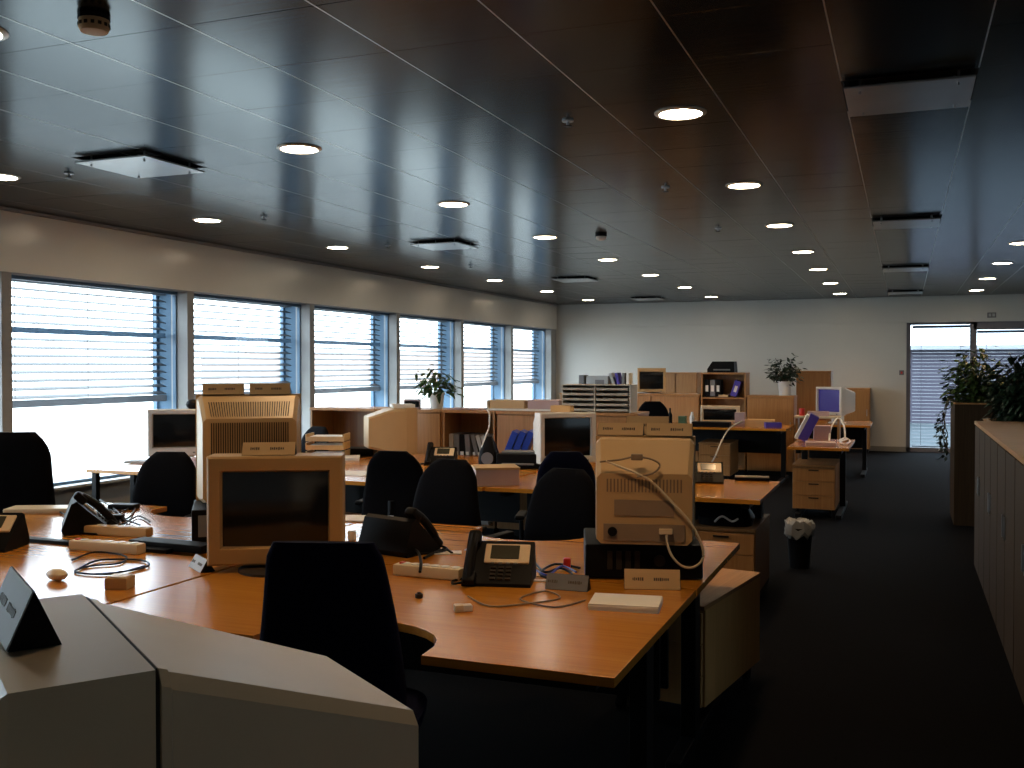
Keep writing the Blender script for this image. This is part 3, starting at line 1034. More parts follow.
on(652, 588, .73, R(16), 'cream name card standing in front of the black computer')
on(568, 589, .73, R(3), 'darker name card lying askew beside the phone with the display', w=.16, h=.055, dp=.055, face=M_GREYB)
card((-3.165, 4.125, 1.407), R(37), 'left of two name cards on top of the ribbed-back monitor', w=.20, h=.055)
card((-2.985, 4.262, 1.407), R(37), 'right of two name cards on top of the ribbed-back monitor', w=.20, h=.055)
card((-2.375, 3.385, 1.193), R(27), 'name card on top of the large monitor behind the navy chair', w=.21, h=.05)
mt = 1.268
card((-1.075, 3.965, mt), R(9), 'left front name card on top of the monitor standing on the black computer', w=.185, h=.05)
card((-.882, 3.995, mt), R(9), 'right front name card on top of the monitor standing on the black computer', w=.185, h=.05)
card((-.985, 4.052, mt), R(9), 'taller name card behind the two others on the monitor back', w=.175, h=.075, words=((0, .06),))
card((-1.137, 1.04, 1.181), R(-34.5), 'grey name card with black end on the foreground monitor', w=.20, h=.075, dp=.065, face=M_LGREYB, words=((-.05, .05), (.03, .06)))


# ------------------------------------------------------------------ desk phones
def phone(label, loc, rz, sc=1.0, big=True):
    t = thing('desk_phone', label, 'telephone', loc, rz, 'office desk phones')
    # wedge stand
    poly = [(-.09, 0), (.09, 0), (.05, .10), (.035, .115)]
    def rg(x):
        return [(x, y, z) for y, z in ((-.10, .012), (-.10, 0), (.09, 0), (.10, .02), (.06, .13), (.04, .14))]
    MB().loft([rg(-.125), rg(.125)]).build('phone_body', M_BLACK, t)
    a = math.atan2(.128, .14)
    def P(x, s, off):   # point on the sloping face: s along the slope 0..1, off = height above it
        y, z = -.10 + .14 * s, .012 + .128 * s
        return (x, y - math.sin(a) * off, z + math.cos(a) * off)
    MB().box(P(.03, .68, .004), (.165, .085, .01), rx=a, bev=.004).build('display_surround', M_BEIGE, t)
    MB().box(P(.022, .70, .010), (.105, .060, .004), rx=a, bev=.001).build('display', M_LCD, t)
    b = MB()
    for i in range(4):
        for j in range(3):
            b.box(P(-.015 + j * .028, .10 + i * .085, .005), (.02, .010, .008), rx=a, bev=.002)
    b.build('keypad', M_SLOT, t)
    b = MB()
    for k in range(4):
        b.box(P(-.02 + k * .028, .43, .011), (.014, .007, .004), rx=a, bev=.001)
    b.build('soft_keys', M_GREYB, t)
    h = MB()
    h.tube([P(-.095, .02, .022), P(-.095, .30, .035), P(-.095, .70, .038), P(-.095, 1.0, .028)], .017, 10)
    h.box(P(-.095, .06, .018), (.05, .055, .034), rx=a, bev=.013)
    h.box(P(-.095, .98, .020), (.05, .06, .036), rx=a, bev=.013)
    h.build('handset', M_BLACK, t)
    MB().tube([P(-.10, 0, .01), (-.15, -.11, .01), (-.165, -.05, .006), (-.14, .0, .006), (-.12, .03, .01)], .0045, 6).build('coiled_cord', M_BLACK, t)
    t.scale = (sc,) * 3
    return t


phone('black desk phone with display facing the camera on the nearest desk', at(499, 586, .73) + Vector((-.03, .08, 0)), R(14), 1.04)
phone('black desk phone turned away, seen from the back on the second desk', at(399, 551, .73), R(165), 1.15)
phone('black desk phone seen side-on among the cables at left', at(82, 531, .73) + Vector((0, .03, 0)), R(135), 1.15)
phone('desk phone cut off at the left edge of the photo', at(-32, 552, .73) + Vector((0, .10, 0)), R(20), 1.1)
phone('desk phone with display on the middle desk beside the aisle', at(705, 482, .73), R(12), 1.0)
phone('black desk phone in front of the closed cabinet behind the chairs', at(441, 464, .73), R(15), 1.0)


# ------------------------------------------------------------------ loose things
def tbox(name, label, cat, loc, s, m, rz=0, bev=.004, group=None):
    o = MB().box((0, 0, s[2] / 2), s, bev=bev).build(name, m)
    o.location = loc
    o.rotation_euler = (0, 0, rz)
    return tag(o, label, cat, group)


def power_strip(label, p, q, z=.73, m=M_CREAM, n=5, wd=.06, hh=.045):
    p, q = Vector(p), Vector(q)
    d = q - p
    t = thing('power_strip', label, 'power strip', (p + q) / 2, math.atan2(d.y, d.x), 'power strips')
    L = d.length
    MB().box((0, 0, hh / 2), (L, wd, hh), bev=.008).build('strip_body', m, t)
    b = MB()
    for k in range(n):
        b.cyl(((k + .5) / n * L * .9 - L * .42, 0, hh + .001), .018, .004, 14)
    b.build('sockets', M_WHITE, t)
    MB().box((-L / 2 + .03, 0, hh + .002), (.018, .024, .008), bev=.002).build('switch', M_RED, t)
    return t


power_strip('cream power strip with red switch behind the nearest desk phone', at(396, 574, .73), at(462, 580, .73), n=6)
power_strip('cream power strip on the left desk in front of the cables', at(73, 549, .73), at(142, 554, .73))
power_strip('tan power strip lying behind the front one on the left desk', at(75, 533, .73), at(150, 537, .73), m=M_BEIG2)

tag(MB().ball((0, 0, .016), (.034, .058, .022)).build('computer_mouse', M_CREAM, loc=at(57, 580, .73) + Vector((0, 0, .0055)), rz=R(70)), 'cream computer mouse on the bright left desk', 'mouse')
t = thing('junction_box', 'small cream square box on the left desk near the foreground monitor', 'box', at(120, 588, .73), R(18))
MB().box((0, 0, .022), (.085, .075, .044), bev=.004).build('box_body', M_BEIG2, t)
MB().box((0, 0, .046), (.07, .06, .004), bev=.001).build('lid', M_CREAM, t)
# paper pad
t = thing('paper_stack', 'pad of white paper on the nearest desk beside the name card', 'paper', at(626, 606, .73), R(8))
b = MB()
for k in range(6):
    b.box((random.gauss(0, .001), random.gauss(0, .001), .002 + k * .0035), (.235, .165, .0034), rz=random.gauss(0, .008))
b.build('sheets', M_PAPER, t)
t = thing('eraser_box', 'small pale rubber block on the nearest desk in front of the phone', 'eraser', at(463, 611, .73), R(35))
MB().box((0, 0, .011), (.06, .032, .022), bev=.004).build('rubber', M_WHITE, t)
MB().box((-.015, 0, .0115), (.03, .034, .023), bev=.003).build('sleeve', M_CREAM, t)
t = thing('rubber_stopper', 'tiny dark stopper on the nearest desk beside the chair', 'stopper', at(419, 598, .73))
MB().cyl((0, 0, .008), .014, .016, 14, bev=.003).build('stopper_body', M_SLOT, t)
MB().cyl((0, 0, .018), .006, .006, 10).build('stopper_knob', M_SLOT, t)
tbox('paper_or_glare', 'white sheet behind the nearest desk phone', 'paper', at(495, 549, .731), (.24, .14, .004), M_PAPER, R(5), .001)
tbox('paper_or_glare', 'white sheet lying right of the phone with the display', 'paper', at(543, 581, .731), (.075, .03, .004), M_PAPER, R(10), .001)
tbox('paper_or_glare', 'white sheet at the chair seen from the back, by the reversed phone', 'paper', at(448, 553, .731), (.12, .07, .004), M_PAPER, R(25), .001)
tbox('paper_or_glare', 'white sheet standing for window glare on the desk beside the large front monitor', 'paper', at(362, 519, .731), (.30, .20, .006), M_PAPER, R(15), .001)  # added white sheet in place of the desktop's window reflection
tag(MB().cyl((0, 0, .022), .02, .044, 16, bev=.004).build('correction_bottle', M_WHITE, loc=at(352, 540, .73)), 'small white pot beside the large front monitor', 'bottle')
# black fountain of chargers and leads on the rear half of the nearest desk
def cable(label, pts, m=M_BLACK, r=.0035, z=.734, name='cable', par=None):
    P = [at(p[0], p[1], p[2] if len(p) > 2 else z) for p in pts]
    return tag(MB().tube(P, r).build(name, m), label, 'cable')


cable('thin pale lead looping in front of the phone with the display', [(468, 596), (490, 606), (530, 603), (560, 598), (545, 591), (520, 599), (555, 607), (585, 600)], M_LAB, .003)
cable('dark lead coiled right of the phone with the display', [(533, 560), (545, 572), (560, 568), (572, 574), (560, 580), (540, 574), (555, 564), (580, 568)], M_BLACK, .005, .738)
cable('blue lead lying between phone and black computer', [(536, 570), (548, 575), (562, 566), (576, 572)], M_BLUE, .004, .745)
tbox('charger', 'red charger between the phone and the black computer', 'charger', at(567, 569, .73), (.03, .03, .045), M_RED, .3, .006)
cable('dark lead along the desk beside the reversed phone', [(424, 558), (436, 552), (445, 549), (452, 553)], M_BLACK, .006, .737)
cable('dark plug and lead on the red-switch power strip', [(420, 572, .778), (421, 562, .80), (418, 552, .775), (412, 548, .735)], M_BLACK, .006)
for k, (pts, lab) in enumerate(((((72, 560), (95, 552), (125, 556), (120, 563), (90, 566), (75, 572), (110, 574), (145, 566)), 'dark cable looped on the left desk in front of the power strip'),
                                (((80, 568), (100, 560), (140, 560), (148, 566), (120, 572), (95, 574)), 'second cable coil on the left desk beside the small box'),
                                (((88, 516), (100, 508), (120, 512), (135, 505), (128, 518), (100, 522), (92, 512)), 'black cable tangle behind the tan power strip'),
                                (((100, 500), (118, 512), (122, 524), (138, 516), (150, 522)), 'black cable running through the tangle behind the power strips'),
                                (((60, 512), (75, 520), (95, 526), (118, 519), (140, 525)), 'black cable under the side-on phone'))):
    cable(lab, pts, M_BLACK, .004 + .001 * (k > 1), .736 + .001 * k)
tbox('adapter', 'black power adapter in the cable tangle by the windows', 'adapter', at(112, 521, .73), (.12, .06, .035), M_BLACK, .4, .008)
tbox('adapter', 'second black adapter behind the tangle, left of the black chair', 'adapter', at(124, 509, .73), (.16, .08, .03), M_BLACK, .2, .008)
tbox('keyboard', 'cream keyboard at the left behind the cut-off phone', 'keyboard', at(47, 512, .73), (.42, .16, .03), M_CREAM, R(25), .01)
tbox('laptop_dock', 'dark flat dock between the two left desks', 'dock', at(172, 549, .73), (.42, .10, .035), M_BLACK, R(-2), .006)
tbox('cable_tray', 'long dark cable tray in the gap between the left desks', 'cable tray', Vector((-3.75, 3.53, .725)), (1.5, .05, .02), M_BLACK, 0, .004)
tag(MB().cyl((0, 0, .05), .032, .10, 18, bev=.004).build('cup', M_WHITE, loc=at(205, 528, .73)), 'white cup left of the large front monitor', 'cup')
on(202, 569, .73, R(-35), 'name card turned away beside the foot of the large front monitor', w=.16, h=.05, face=M_LGREYB)

# monitor cable with its adapter over the rear of the beige monitor
P = [(606, 461), (618, 466), (636, 473), (652, 482), (672, 502), (690, 522), (701, 543), (703, 558), (694, 567), (682, 566), (672, 556), (667, 542), (667, 530)]
def back_at(u, v, y0=3.64, slope=.45):
    a, bb = (u - 512) / 1000, (384 - v) / 1000
    dv = [_f[i] + a * _r[i] + bb * _u[i] for i in range(3)]
    # vertical plane parallel to the monitor's back
    nx, ny = math.sin(R(13)), -math.cos(R(13))
    px, py = PCX + .012 + nx * .288, PCY + .03 + ny * .288
    tt = (nx * px + ny * py) / (nx * dv[0] + ny * dv[1])
    return Vector((tt * dv[0], tt * dv[1], HC + tt * dv[2]))


t = tag(MB().tube([back_at(u, v) for u, v in P], .0045, 8).build('monitor_cable', M_CREAM), 'cream cable hanging in a loop over the back of the monitor by the aisle', 'cable')
t = thing('inline_adapter', 'grey inline adapter on the monitor cable at the top of the monitor back', 'adapter', back_at(637, 457))
t.rotation_euler = (0, 0, R(13))
MB().box((0, 0, 0), (.045, .025, .024), bev=.004).build('adapter_block', M_LAB, t)
MB().tube([(-.02, 0, 0), (-.06, .0, -.01), (-.10, 0, -.015), (-.14, 0, -.02)], .004).build('lead', M_LAB, t)
MB().tube([(.02, 0, 0), (.06, 0, -.01), (.085, 0, -.03), (.06, 0, -.06), (.0, 0, -.075)], .004).build('lead', M_LAB, t)

# black bag and leads on the middle pedestal
t = thing('cable_bag', 'black bag of leads on the drawer pedestal under the middle desk', 'bag', (-1.07, 6.55, .525))
MB().loft([ring(0, 0, 0, .17, .13), ring(0, 0, .05, .18, .14), ring(.02, 0, .10, .13, .10), ring(.02, 0, .13, .06, .05)]).build('bag_body', M_BLACK, t)
MB().tube([(-.05, -.14, .03), (0, -.16, .07), (.06, -.15, .04), (.1, -.16, .06)], .007).build('lead', M_GREY, t)

# waste bin
t = thing('waste_bin', 'black waste bin with white plastic bag in the aisle beside the middle desk', 'bin', (-.74, 7.95, 0))
t.scale = (.74, .74, 1.04)
MB().lathe([(.10, 0), (.10, .004), (.135, .30), (.145, .30), (.14, .285), (.128, .285), (.095, .012)], seg=24).build('bin_body', M_BLACK, t)
b = MB()
rings = []
for i, (r, z) in enumerate(((.137, .24), (.15, .27), (.152, .315), (.145, .34), (.12, .355), (.07, .34), (.03, .30))):
    rings.append([((r + random.uniform(-.016, .014)) * math.cos(2 * math.pi * k / 22), (r + random.uniform(-.012, .012)) * math.sin(2 * math.pi * k / 22), z + random.uniform(-.03, .02)) for k in range(22)])
b.loft(rings)
b.build('bin_bag', M_BAG, t, 20)

# middle desk: keyboard, mug
t = thing('keyboard_tray', 'grey flat keyboard tray lying beside the middle desk phone', 'keyboard', at(752, 480, .73), R(8))
MB().box((0, 0, .012), (.24, .16, .024), bev=.005).build('tray', M_BLACK, t)
MB().box((0, -.06, .03), (.235, .03, .014), bev=.004).build('palm_rest', M_GREY, t)
cable('thin grey lead rising from the middle desk phone to the far desk', [(706, 477, .736), (711, 464, .83), (716, 455, .90), (722, 440, 1.0), (730, 428, 1.08), (742, 421, 1.12)], M_GREY, .006)
MB_l = MB()

# middle-left desk things
t = thing('carton', 'light brown carton on the middle worktop behind the chairs', 'box', (-2.64, 6.42, .73), R(30))
MB().box((0, 0, .055), (.30, .24, .11), bev=.003).build('carton_body', M_PINK, t)
MB().box((0, 0, .118), (.31, .25, .016), bev=.003).build('carton_lid', M_CARD, t)
t = thing('loudspeaker', 'black rounded loudspeaker with white lead in front of the binder shelf', 'speaker', at(489, 467, .73) + Vector((0, 0, 0)), R(10))
MB().loft([ring(0, 0, 0, .075, .06), ring(0, 0, .04, .085, .07), ring(0, 0, .12, .078, .065), ring(0, .01, .20, .045, .045), ring(0, .01, .25, .02, .025)]).build('speaker_body', M_BLACK, t, 50)
MB().cyl((0, -.066, .075), .05, .012, 20, rot=(R(90), 0, 0)).build('speaker_cone', M_GREYB, t)
MB().tube([(-.05, -.03, .16), (-.02, 0, .27), (.0, .0, .32), (.0, .02, .42), (-.02, .02, .47)], .007).build('white_lead', M_WHITE, t)
for k in range(3):
    t = thing('ring_binder', ['left of three bright blue binders leaning beside the black printer', 'middle of three bright blue binders leaning beside the black printer', 'right of three bright blue binders leaning beside the black printer'][k],
              'binder', at(502 + k * 8, 462, .73) + Vector((0, .06, 0.016)), R(12), 'blue binders')
    MB().box((.06, 0, .125), (.055, .22, .26), ry=R(22), bev=.004).build('binder_cover', M_BLUE, t)
    MB().box((.062, .006, .126), (.04, .222, .235), ry=R(22)).build('sheets', M_LGREYB, t)
t = thing('printer', 'flat black printer on the middle worktop left of the white monitor', 'printer', at(519, 468, .73) + Vector((0, .05, 0)), R(10))
MB().box((0, 0, .06), (.36, .26, .12), bev=.012).build('printer_body', M_BLACK, t)
MB().box((0, -.14, .04), (.26, .05, .012), bev=.003).build('paper_tray', M_GREYB, t)
MB().box((0, .02, .126), (.30, .16, .014), bev=.004).build('lid', M_GREYB, t)

# binders inside the open shelf
bx = -3.97
k = 0
tone = [M_LGREYB, M_GREYB, M_BLACK, M_GREYB, M_GREYB, M_LGREYB, M_LGREYB, M_GREYB]
for wd, lean in ((.045, 0), (.05, 0), (.055, 0), (.05, 4), (.04, 14), (.04, 18), (.04, 22), (.045, 0)):
    h_ = .30
    t = thing('shelf_binder', 'grey ring binder standing in the open bookcase, %s from the left' % ['first', 'second', 'third', 'fourth', 'fifth', 'sixth', 'seventh', 'eighth'][k], 'binder',
              (bx + wd / 2 + .004 + (.03 if lean > 10 else 0), 8.63, .613), 0, 'grey binders in the open bookcase')
    MB().box((0, 0, h_ / 2 + .002), (wd, .26, h_), ry=R(-lean), bev=.003).build('binder_cover', tone[k], t)
    MB().box((-.0 - math.sin(R(lean)) * .05, -.132, .10), (wd * .6, .003, .08), ry=R(-lean)).build('spine_label', M_PAPER, t)
    bx += wd + .006 + (.012 if lean > 10 else 0)
    k += 1
tbox('card_box', 'pale blue card box in front of the grey binders', 'box', (-3.70, 8.50, .613), (.14, .08, .09), M_TEALB, 0, .003)
tbox('paper_stack', 'white papers on the lower level of the open binder bookcase', 'paper', (-3.72, 8.6, .081), (.28, .22, .12), M_PAPER, .1, .002)

# on top of the shelf row
def plant(label, loc, pot_r, pot_h, rad, hgt, n, lm, leaf=.09, pot=M_WHITE, seed=1, droop=.3, flat=1.0, name='potted_plant'):
    rnd = random.Random(seed)
    t = thing(name, label, 'plant', loc)
    z0 = 0
    if pot is not None:
        MB().lathe([(pot_r * .78, 0), (pot_r * .8, .004), (pot_r, pot_h), (pot_r * 1.06, pot_h), (pot_r * 1.06, pot_h - .02), (pot_r * .92, pot_h - .012)], seg=24).build('pot', pot, t, 50)
        MB().cyl((0, 0, pot_h - .02), pot_r * .93, .015, 20).build('soil', M_SOIL, t)
        z0 = pot_h - .02
    st, fo = MB(), MB()
    for i in range(n):
        a = rnd.uniform(0, 2 * math.pi)
        el = rnd.uniform(.15, 1.0)
        rr_ = rad * math.sqrt(rnd.uniform(.05, 1))
        top = Vector((rr_ * math.cos(a), rr_ * math.sin(a) * flat, z0 + hgt * el * (1 - .35 * (rr_ / rad) ** 2)))
        base = Vector((rnd.uniform(-.25, .25) * pot_r, rnd.uniform(-.25, .25) * pot_r, z0))
        midp = base.lerp(top, .55) + Vector((0, 0, .12 * hgt))
        if i % 3 == 0:
            st.tube([base, midp, top], .0035, 5)
        for q in range(5):
            p = base.lerp(top, 1 - q * .13) + Vector((rnd.uniform(-1, 1), rnd.uniform(-1, 1), rnd.uniform(-.7, .9))) * leaf * .7
            d = Vector((math.cos(a) + rnd.uniform(-.8, .8), math.sin(a) + rnd.uniform(-.8, .8), rnd.uniform(-droop - .4, .5))).normalized()
            s_ = d.cross(Vector((0, 0, 1)))
            if s_.length < .1:
                s_ = Vector((1, 0, 0))
            s_.normalize()
            s_ = (s_ + Vector((0, 0, rnd.uniform(-.5, .5)))).normalized()
            L = leaf * rnd.uniform(.7, 1.25)
            W = L * rnd.uniform(.20, .28)
            up = d.cross(s_).normalized() * L * .06
            tip = p + d * L - Vector((0, 0, L * droop * .6))
            m1 = p + d * L * .38
            m2 = p + d * L * .72 - Vector((0, 0, L * droop * .2))
            fo.quad([p, m1 + s_ * W + up, m2 + s_ * W * .7 + up, m2])
            fo.quad([p, m2, m2 - s_ * W * .7 + up, m1 - s_ * W + up])
            fo.quad([m2, m2 + s_ * W * .7 + up, tip, m2 - s_ * W * .7 + up])
    st.build('stem', M_STEM, t)
    fo.build('foliage', lm, t, 60)
    return t


plant('leafy green plant in a white pot on the low cabinet in front of the windows', (-4.17, 8.66, 1.141), .075, .155, .20, .27, 34, M_LEAF, .085, M_WHITE, 3, .45)
plant('bushy dark plant in a white pot on the far cabinet', (-1.58, 14.7, 1.131), .10, .20, .22, .42, 80, M_LEAFD, .085, M_WHITE, 5)
plant('bushy olive green plant growing in the tall aisle planter', (.66, 10.95, 1.12), .1, 0, .26, .66, 230, M_LEAFY, .085, None, 8, .3, 1.1, 'bushy_plant')
plant('dark leafy plant growing in the planter at the right edge', (.93, 8.87, 1.04), .1, 0, .29, .72, 320, M_LEAFD, .085, None, 12, .5, .8, 'bushy_plant')
# trailing vine on the planter's left
rnd = random.Random(4)
t = thing('trailing_vine', 'dark vine trailing down the left side of the tall aisle planter', 'plant', (.45, 10.85, 1.2))
st, fo = MB(), MB()
for q in range(5):
    y = -.2 + q * .10
    pts = [(.06, y, -.01), (-.03, y, .02), (-.07 - .02 * rnd.random(), y, -.15)]
    z = -.15
    L = .3 + .45 * rnd.random()
    while z > -L:
        z -= .08
        pts.append((-.06 + rnd.uniform(-.03, .02), y + rnd.uniform(-.02, .02), z))
    st.tube(pts, .004, 5)
    for p in pts[1:]:
        for _ in range(4):
            o = Vector(p) + Vector((rnd.uniform(-.06, .01), rnd.uniform(-.05, .05), rnd.uniform(-.05, .05)))
            o.x = min(o.x, -.02)
            d = Vector((rnd.uniform(-1, 0), rnd.uniform(-1, 1), rnd.uniform(-1.2, .1))).normalized() * .06
            s_ = d.cross(Vector((0, 0, 1))).normalized() * .018
            fo.quad([o, o + d * .5 + s_, o + d, o + d * .5 - s_])
st.build('stem', M_STEM, t)
fo.build('leaves', M_LEAFD, t, 60)

# letter tray rack on the right end of the shelf row
t = thing('letter_tray_rack', 'wide grey rack of letter trays in two columns on the shelf row', 'letter trays', (-2.53, 8.60, 1.141), 0)
t.scale = (.95, .95, .92)
M_TRAY = mat('grey_tray_plastic', (.50, .46, .38), .5)
b = MB()
for sx in (-.325, -.01, .325):
    b.box((sx, 0, .13), (.012, .26, .26))
b.box((0, 0, .262), (.66, .27, .008)).box((0, .13, .13), (.66, .008, .26))
b.build('rack_frame', M_TRAY, t)
for cxx in (-.167, .157):
    for r_ in range(5):
        tr = MB().box((cxx, -.005, .014 + r_ * .05), (.30, .25, .006), bev=.002).box((cxx, -.13, .024 + r_ * .05), (.30, .006, .022), bev=.002).build('tray', M_TRAY, t)
        if r_ not in (1,):
            MB().box((cxx, 0, .021 + r_ * .05), (.27, .22, .008 + .012 * random.random())).build('papers', random.choice([M_PAPER, M_LGREYB, M_CARD]), tr)
tbox('carton', 'small yellow carton on the black screened monitor, in front of the tray rack', 'box', Vector((-2.58, 7.70, 1.18)), (.17, .10, .05), M_ORNG, 0, .003)
t = thing('storage_tray', 'long pale tray with grey folder on the shelf row right of the plant', 'tray', (-3.22, 8.62, 1.141))
MB().box((0, 0, .01), (.72, .26, .02), bev=.004).box((0, .13, .05), (.72, .01, .09), bev=.002).box((-.355, 0, .05), (.01, .26, .09), bev=.002).build('tray_body', M_WHITE, t)
MB().box((-.16, -.02, .055), (.34, .20, .07), bev=.004).build('card_index', M_CARD, t)
MB().box((.19, -.02, .06), (.30, .20, .08), bev=.004).build('grey_folder', M_PINK, t)
t = thing('picture_frame', 'small framed picture standing left of the plant on the shelf row', 'picture frame', (-4.42, 8.64, 1.141), R(8))
MB().box((0, 0, .045), (.17, .02, .09), bev=.003).build('frame', M_PINK, t)
MB().box((0, -.011, .042), (.14, .003, .06)).build('picture', M_SCR, t)
tbox('folder', 'flat mauve folder lying on the shelf row right of the plant', 'folder', (-3.82, 8.62, 1.141), (.36, .24, .012), M_PINK, .05, .002)

# letter trays with papers at left
t = thing('letter_tray_stack', 'stack of wooden letter trays with papers beside the hidden chair', 'letter trays', (-4.78, 7.70, .73), R(18))
for k in range(3):
    tr = MB().box((0, 0, .012 + k * .075), (.34, .26, .012), bev=.003).box((-.165, 0, .04 + k * .075), (.012, .26, .06), bev=.002).box((.165, 0, .04 + k * .075), (.012, .26, .06), bev=.002).box((0, -.125, .03 + k * .075), (.33, .01, .035), bev=.002).build('tray', M_CARD if k != 1 else M_ORNG, t)
    MB().box((.01, 0, .035 + k * .075), (.29, .23, .03)).build('papers', M_PAPER, tr)
tbox('paper_stack', 'loose white papers between the letter trays and the side-on monitor', 'paper', (-4.53, 7.60, .73), (.22, .28, .03), M_PAPER, .5, .002)
tbox('paper_stack', 'upper papers lying on top of the side-on monitor', 'paper', (-4.21, 8.03, 1.177), (.20, .26, .03), M_PAPER, .6, .002)
tag(MB().box((0, 0, .04), (.30, .20, .08), bev=.03).build('headset_bag', M_BLACK, loc=(-4.62, 7.98, .73), rz=.3), 'black crumpled bag between letter trays and side-on monitor', 'bag')
tbox('paper_or_glare', 'white sheet standing in for desktop glare at the left of the middle desks', 'paper', (-3.95, 6.62, .731), (.42, .30, .004), M_PAPER, .0, .001)  # no paper here: added to whiten the desk where it mirrors the windows
tbox('paper_or_glare', 'papers lying on the window desk left of the grey monitor', 'paper', (-6.0, 6.75, .731), (.26, .2, .02), M_LGREYB, .3, .002)
tbox('carton', 'mauve box under the grey monitor beside the black chair', 'box', (-5.36, 6.72, .73), (.16, .22, .07), M_PINK, .1, .003)
tag(MB().ball((0, 0, .04), (.06, .06, .045), 12).build('webcam', M_BLACK, loc=(-5.74, 7.06, 1.178)), 'small black webcam on top of the grey window monitor', 'webcam')

# far desks
t = thing('printer', 'black printer on top of the tall open bookcase at the back', 'printer', (-2.44, 14.70, 1.456))
MB().loft([[(-.22, -.15, 0), (.17, -.15, 0), (.17, .15, 0), (-.22, .15, 0)], [(-.22, -.15, .05), (.17, -.15, .05), (.17, .15, .05), (-.22, .15, .05)], [(-.15, -.13, .16), (.16, -.13, .16), (.16, .13, .16), (-.15, .13, .16)]]).build('printer_body', M_BLACK, t)
MB().box((-.01, -.155, .04), (.24, .02, .02), bev=.003).build('paper_slot', M_GREYB, t)
for k, (x, m, h_, lean, lab) in enumerate(((-2.66, M_BLACK, .24, 0, 'black binder at left in the top of the far bookcase'), (-2.58, M_GREYB, .24, 0, 'dark grey binder second in the top of the far bookcase'),
                                          (-2.50, M_BLACK, .24, 0, 'black binder third in the top of the far bookcase'), (-2.25, M_VIOL, .23, 18, 'violet binder leaning in the top of the far bookcase'))):
    t = thing('shelf_binder', lab, 'binder', (x, 14.66, 1.105), 0, 'binders in the far bookcase')
    MB().box((0, 0, h_ / 2 + .006), (.07 if lean == 0 else .09, .24, h_), ry=R(lean), bev=.003).build('binder_cover', m, t)
    MB().box((0, -.122, h_ / 2), (.04, .003, .09), ry=R(lean)).build('spine_label', M_PAPER, t)
tbox('carton', 'yellow box lying in the far bookcase beside the violet binder', 'box', (-2.42, 14.62, 1.105), (.14, .2, .03), M_CARD, 0, .003)
t = thing('magazine_file_row', 'grey box with dark labels on the far cabinet, left of the small monitor', 'box', (-4.33, 14.7, 1.141))
MB().box((0, 0, .13), (.34, .24, .26), bev=.004).build('box_body', M_LGREYB, t)
MB().box((.04, -.121, .15), (.14, .004, .10)).build('handle_label', M_GREYB, t)
tbox('magazine_file', 'dark upright file at the left of the far cabinet', 'file box', (-4.58, 14.7, 1.141), (.08, .24, .27), M_GREYB, 0, .004)
for k, (x, m, lean) in enumerate(((-4.08, M_LGREYB, -20), (-4.0, M_VIOL, -14), (-3.92, M_GREYB, 0), (-3.85, M_PAPER, 0))):
    t = thing('magazine', ['pale magazine leaning left on the far cabinet', 'violet magazine leaning on the far cabinet', 'dark magazine upright on the far cabinet', 'white magazine beside the small far monitor'][k], 'magazine', (x, 14.68, 1.150 + .006 * (lean != 0)), 0, 'magazines on the far cabinet')
    MB().box((0, 0, .15), (.04, .22, .29), ry=R(lean), bev=.002).build('cover', m, t)
tbox('paper_stack', 'beige papers piled on the far desk, right of the low dark screen', 'paper', (-1.78, 13.6, .74), (.36, .26, .10), M_ORNG, 0, .003)
tbox('flat_scanner', 'flat black scanner on the far desk in front of the bookcase', 'scanner', (-2.38, 13.35, .74), (.50, .18, .07), M_BLACK, 0, .012)
tbox('carton', 'pale small box at the right of the low dark screen on the far desk', 'box', (-2.03, 13.55, .74), (.13, .16, .19), M_PINK, 0, .004)
tag(MB().lathe([(.03, 0), (.032, .12), (.02, .15), (.016, .19)], seg=16).build('water_bottle', M_WHITE, loc=(-2.66, 13.45, .74)), 'white bottle on the far desk left of the low dark screen', 'bottle')
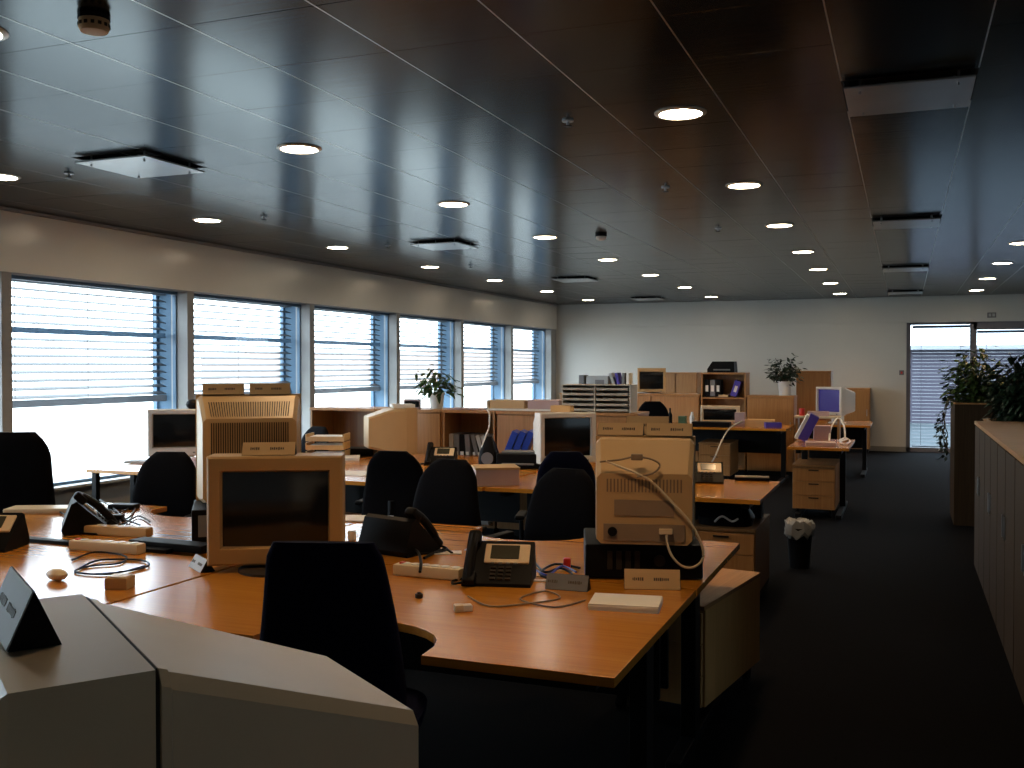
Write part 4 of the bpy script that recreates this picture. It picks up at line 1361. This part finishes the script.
tag(MB().lathe([(.03, 0), (.032, .14), (.012, .19), (.012, .24)], seg=16).build('water_bottle', M_BLACK, loc=(-2.95, 13.4, .74)), 'dark bottle on the far desk beside the black chair', 'bottle')
tbox('carton', 'green and red small packet on the far desk', 'box', (-2.80, 13.5, .74), (.10, .10, .13), mat('green_packet', (.05, .12, .06), .5), 0, .004)
tbox('folder', 'blue and white folder on the right end of the far desk', 'folder', (-1.60, 13.45, .742), (.2, .2, .07), M_VIOL, .3, .003)
t = thing('desk_riser', 'pale riser shelf with books left of the blue screened monitor', 'shelf', (-1.08, 14.15, .0))
MB().box((0, 0, .86), (.60, .30, .03), bev=.004).build('riser_board', M_CREAM, t)
for sx in (-.27, .27):
    MB().box((sx, 0, .42), (.03, .28, .84), bev=.003).build('side_panel', M_CAB, t)
tbox('book', 'mauve book lying on the pale riser shelf', 'book', (-1.08, 14.15, .875), (.28, .2, .06), M_PINK, .1, .003)
tag(MB().lathe([(.035, 0), (.04, .10), (.036, .10), (.03, .01)], seg=16).build('cup', M_RED, loc=(-1.29, 14.1, .875)), 'red cup on the pale riser shelf', 'cup')
# side desk things
t = thing('ring_binder', 'large violet binder leaning on the small side desk', 'binder', (-.98, 11.25, .73), R(5))
MB().box((.02, 0, .155), (.10, .24, .30), ry=R(27), bev=.004).build('binder_cover', M_VIOL, t)
MB().box((-.045, -.0, .165), (.035, .242, .285), ry=R(27), bev=.002).build('sheets', M_PAPER, t)
tbox('paper_stack', 'pile of papers at the front of the small side desk', 'paper', (-.80, 10.8, .73), (.30, .26, .035), M_PINK, .1, .003)
tbox('carton', 'mauve carton at the back of the small side desk', 'box', (-.84, 11.55, .73), (.18, .14, .16), M_PINK, .1, .004)
cable('white cable arching over the small side desk', [(829, 441, .74), (831, 428, .86), (838, 418, .96), (844, 426, .88), (845, 440, .74)], M_WHITE, .010)
cable('white cable heap on the corner of the small side desk', [(838, 441), (845, 438), (850, 441), (846, 444), (840, 442), (848, 439)], M_WHITE, .010, .745)
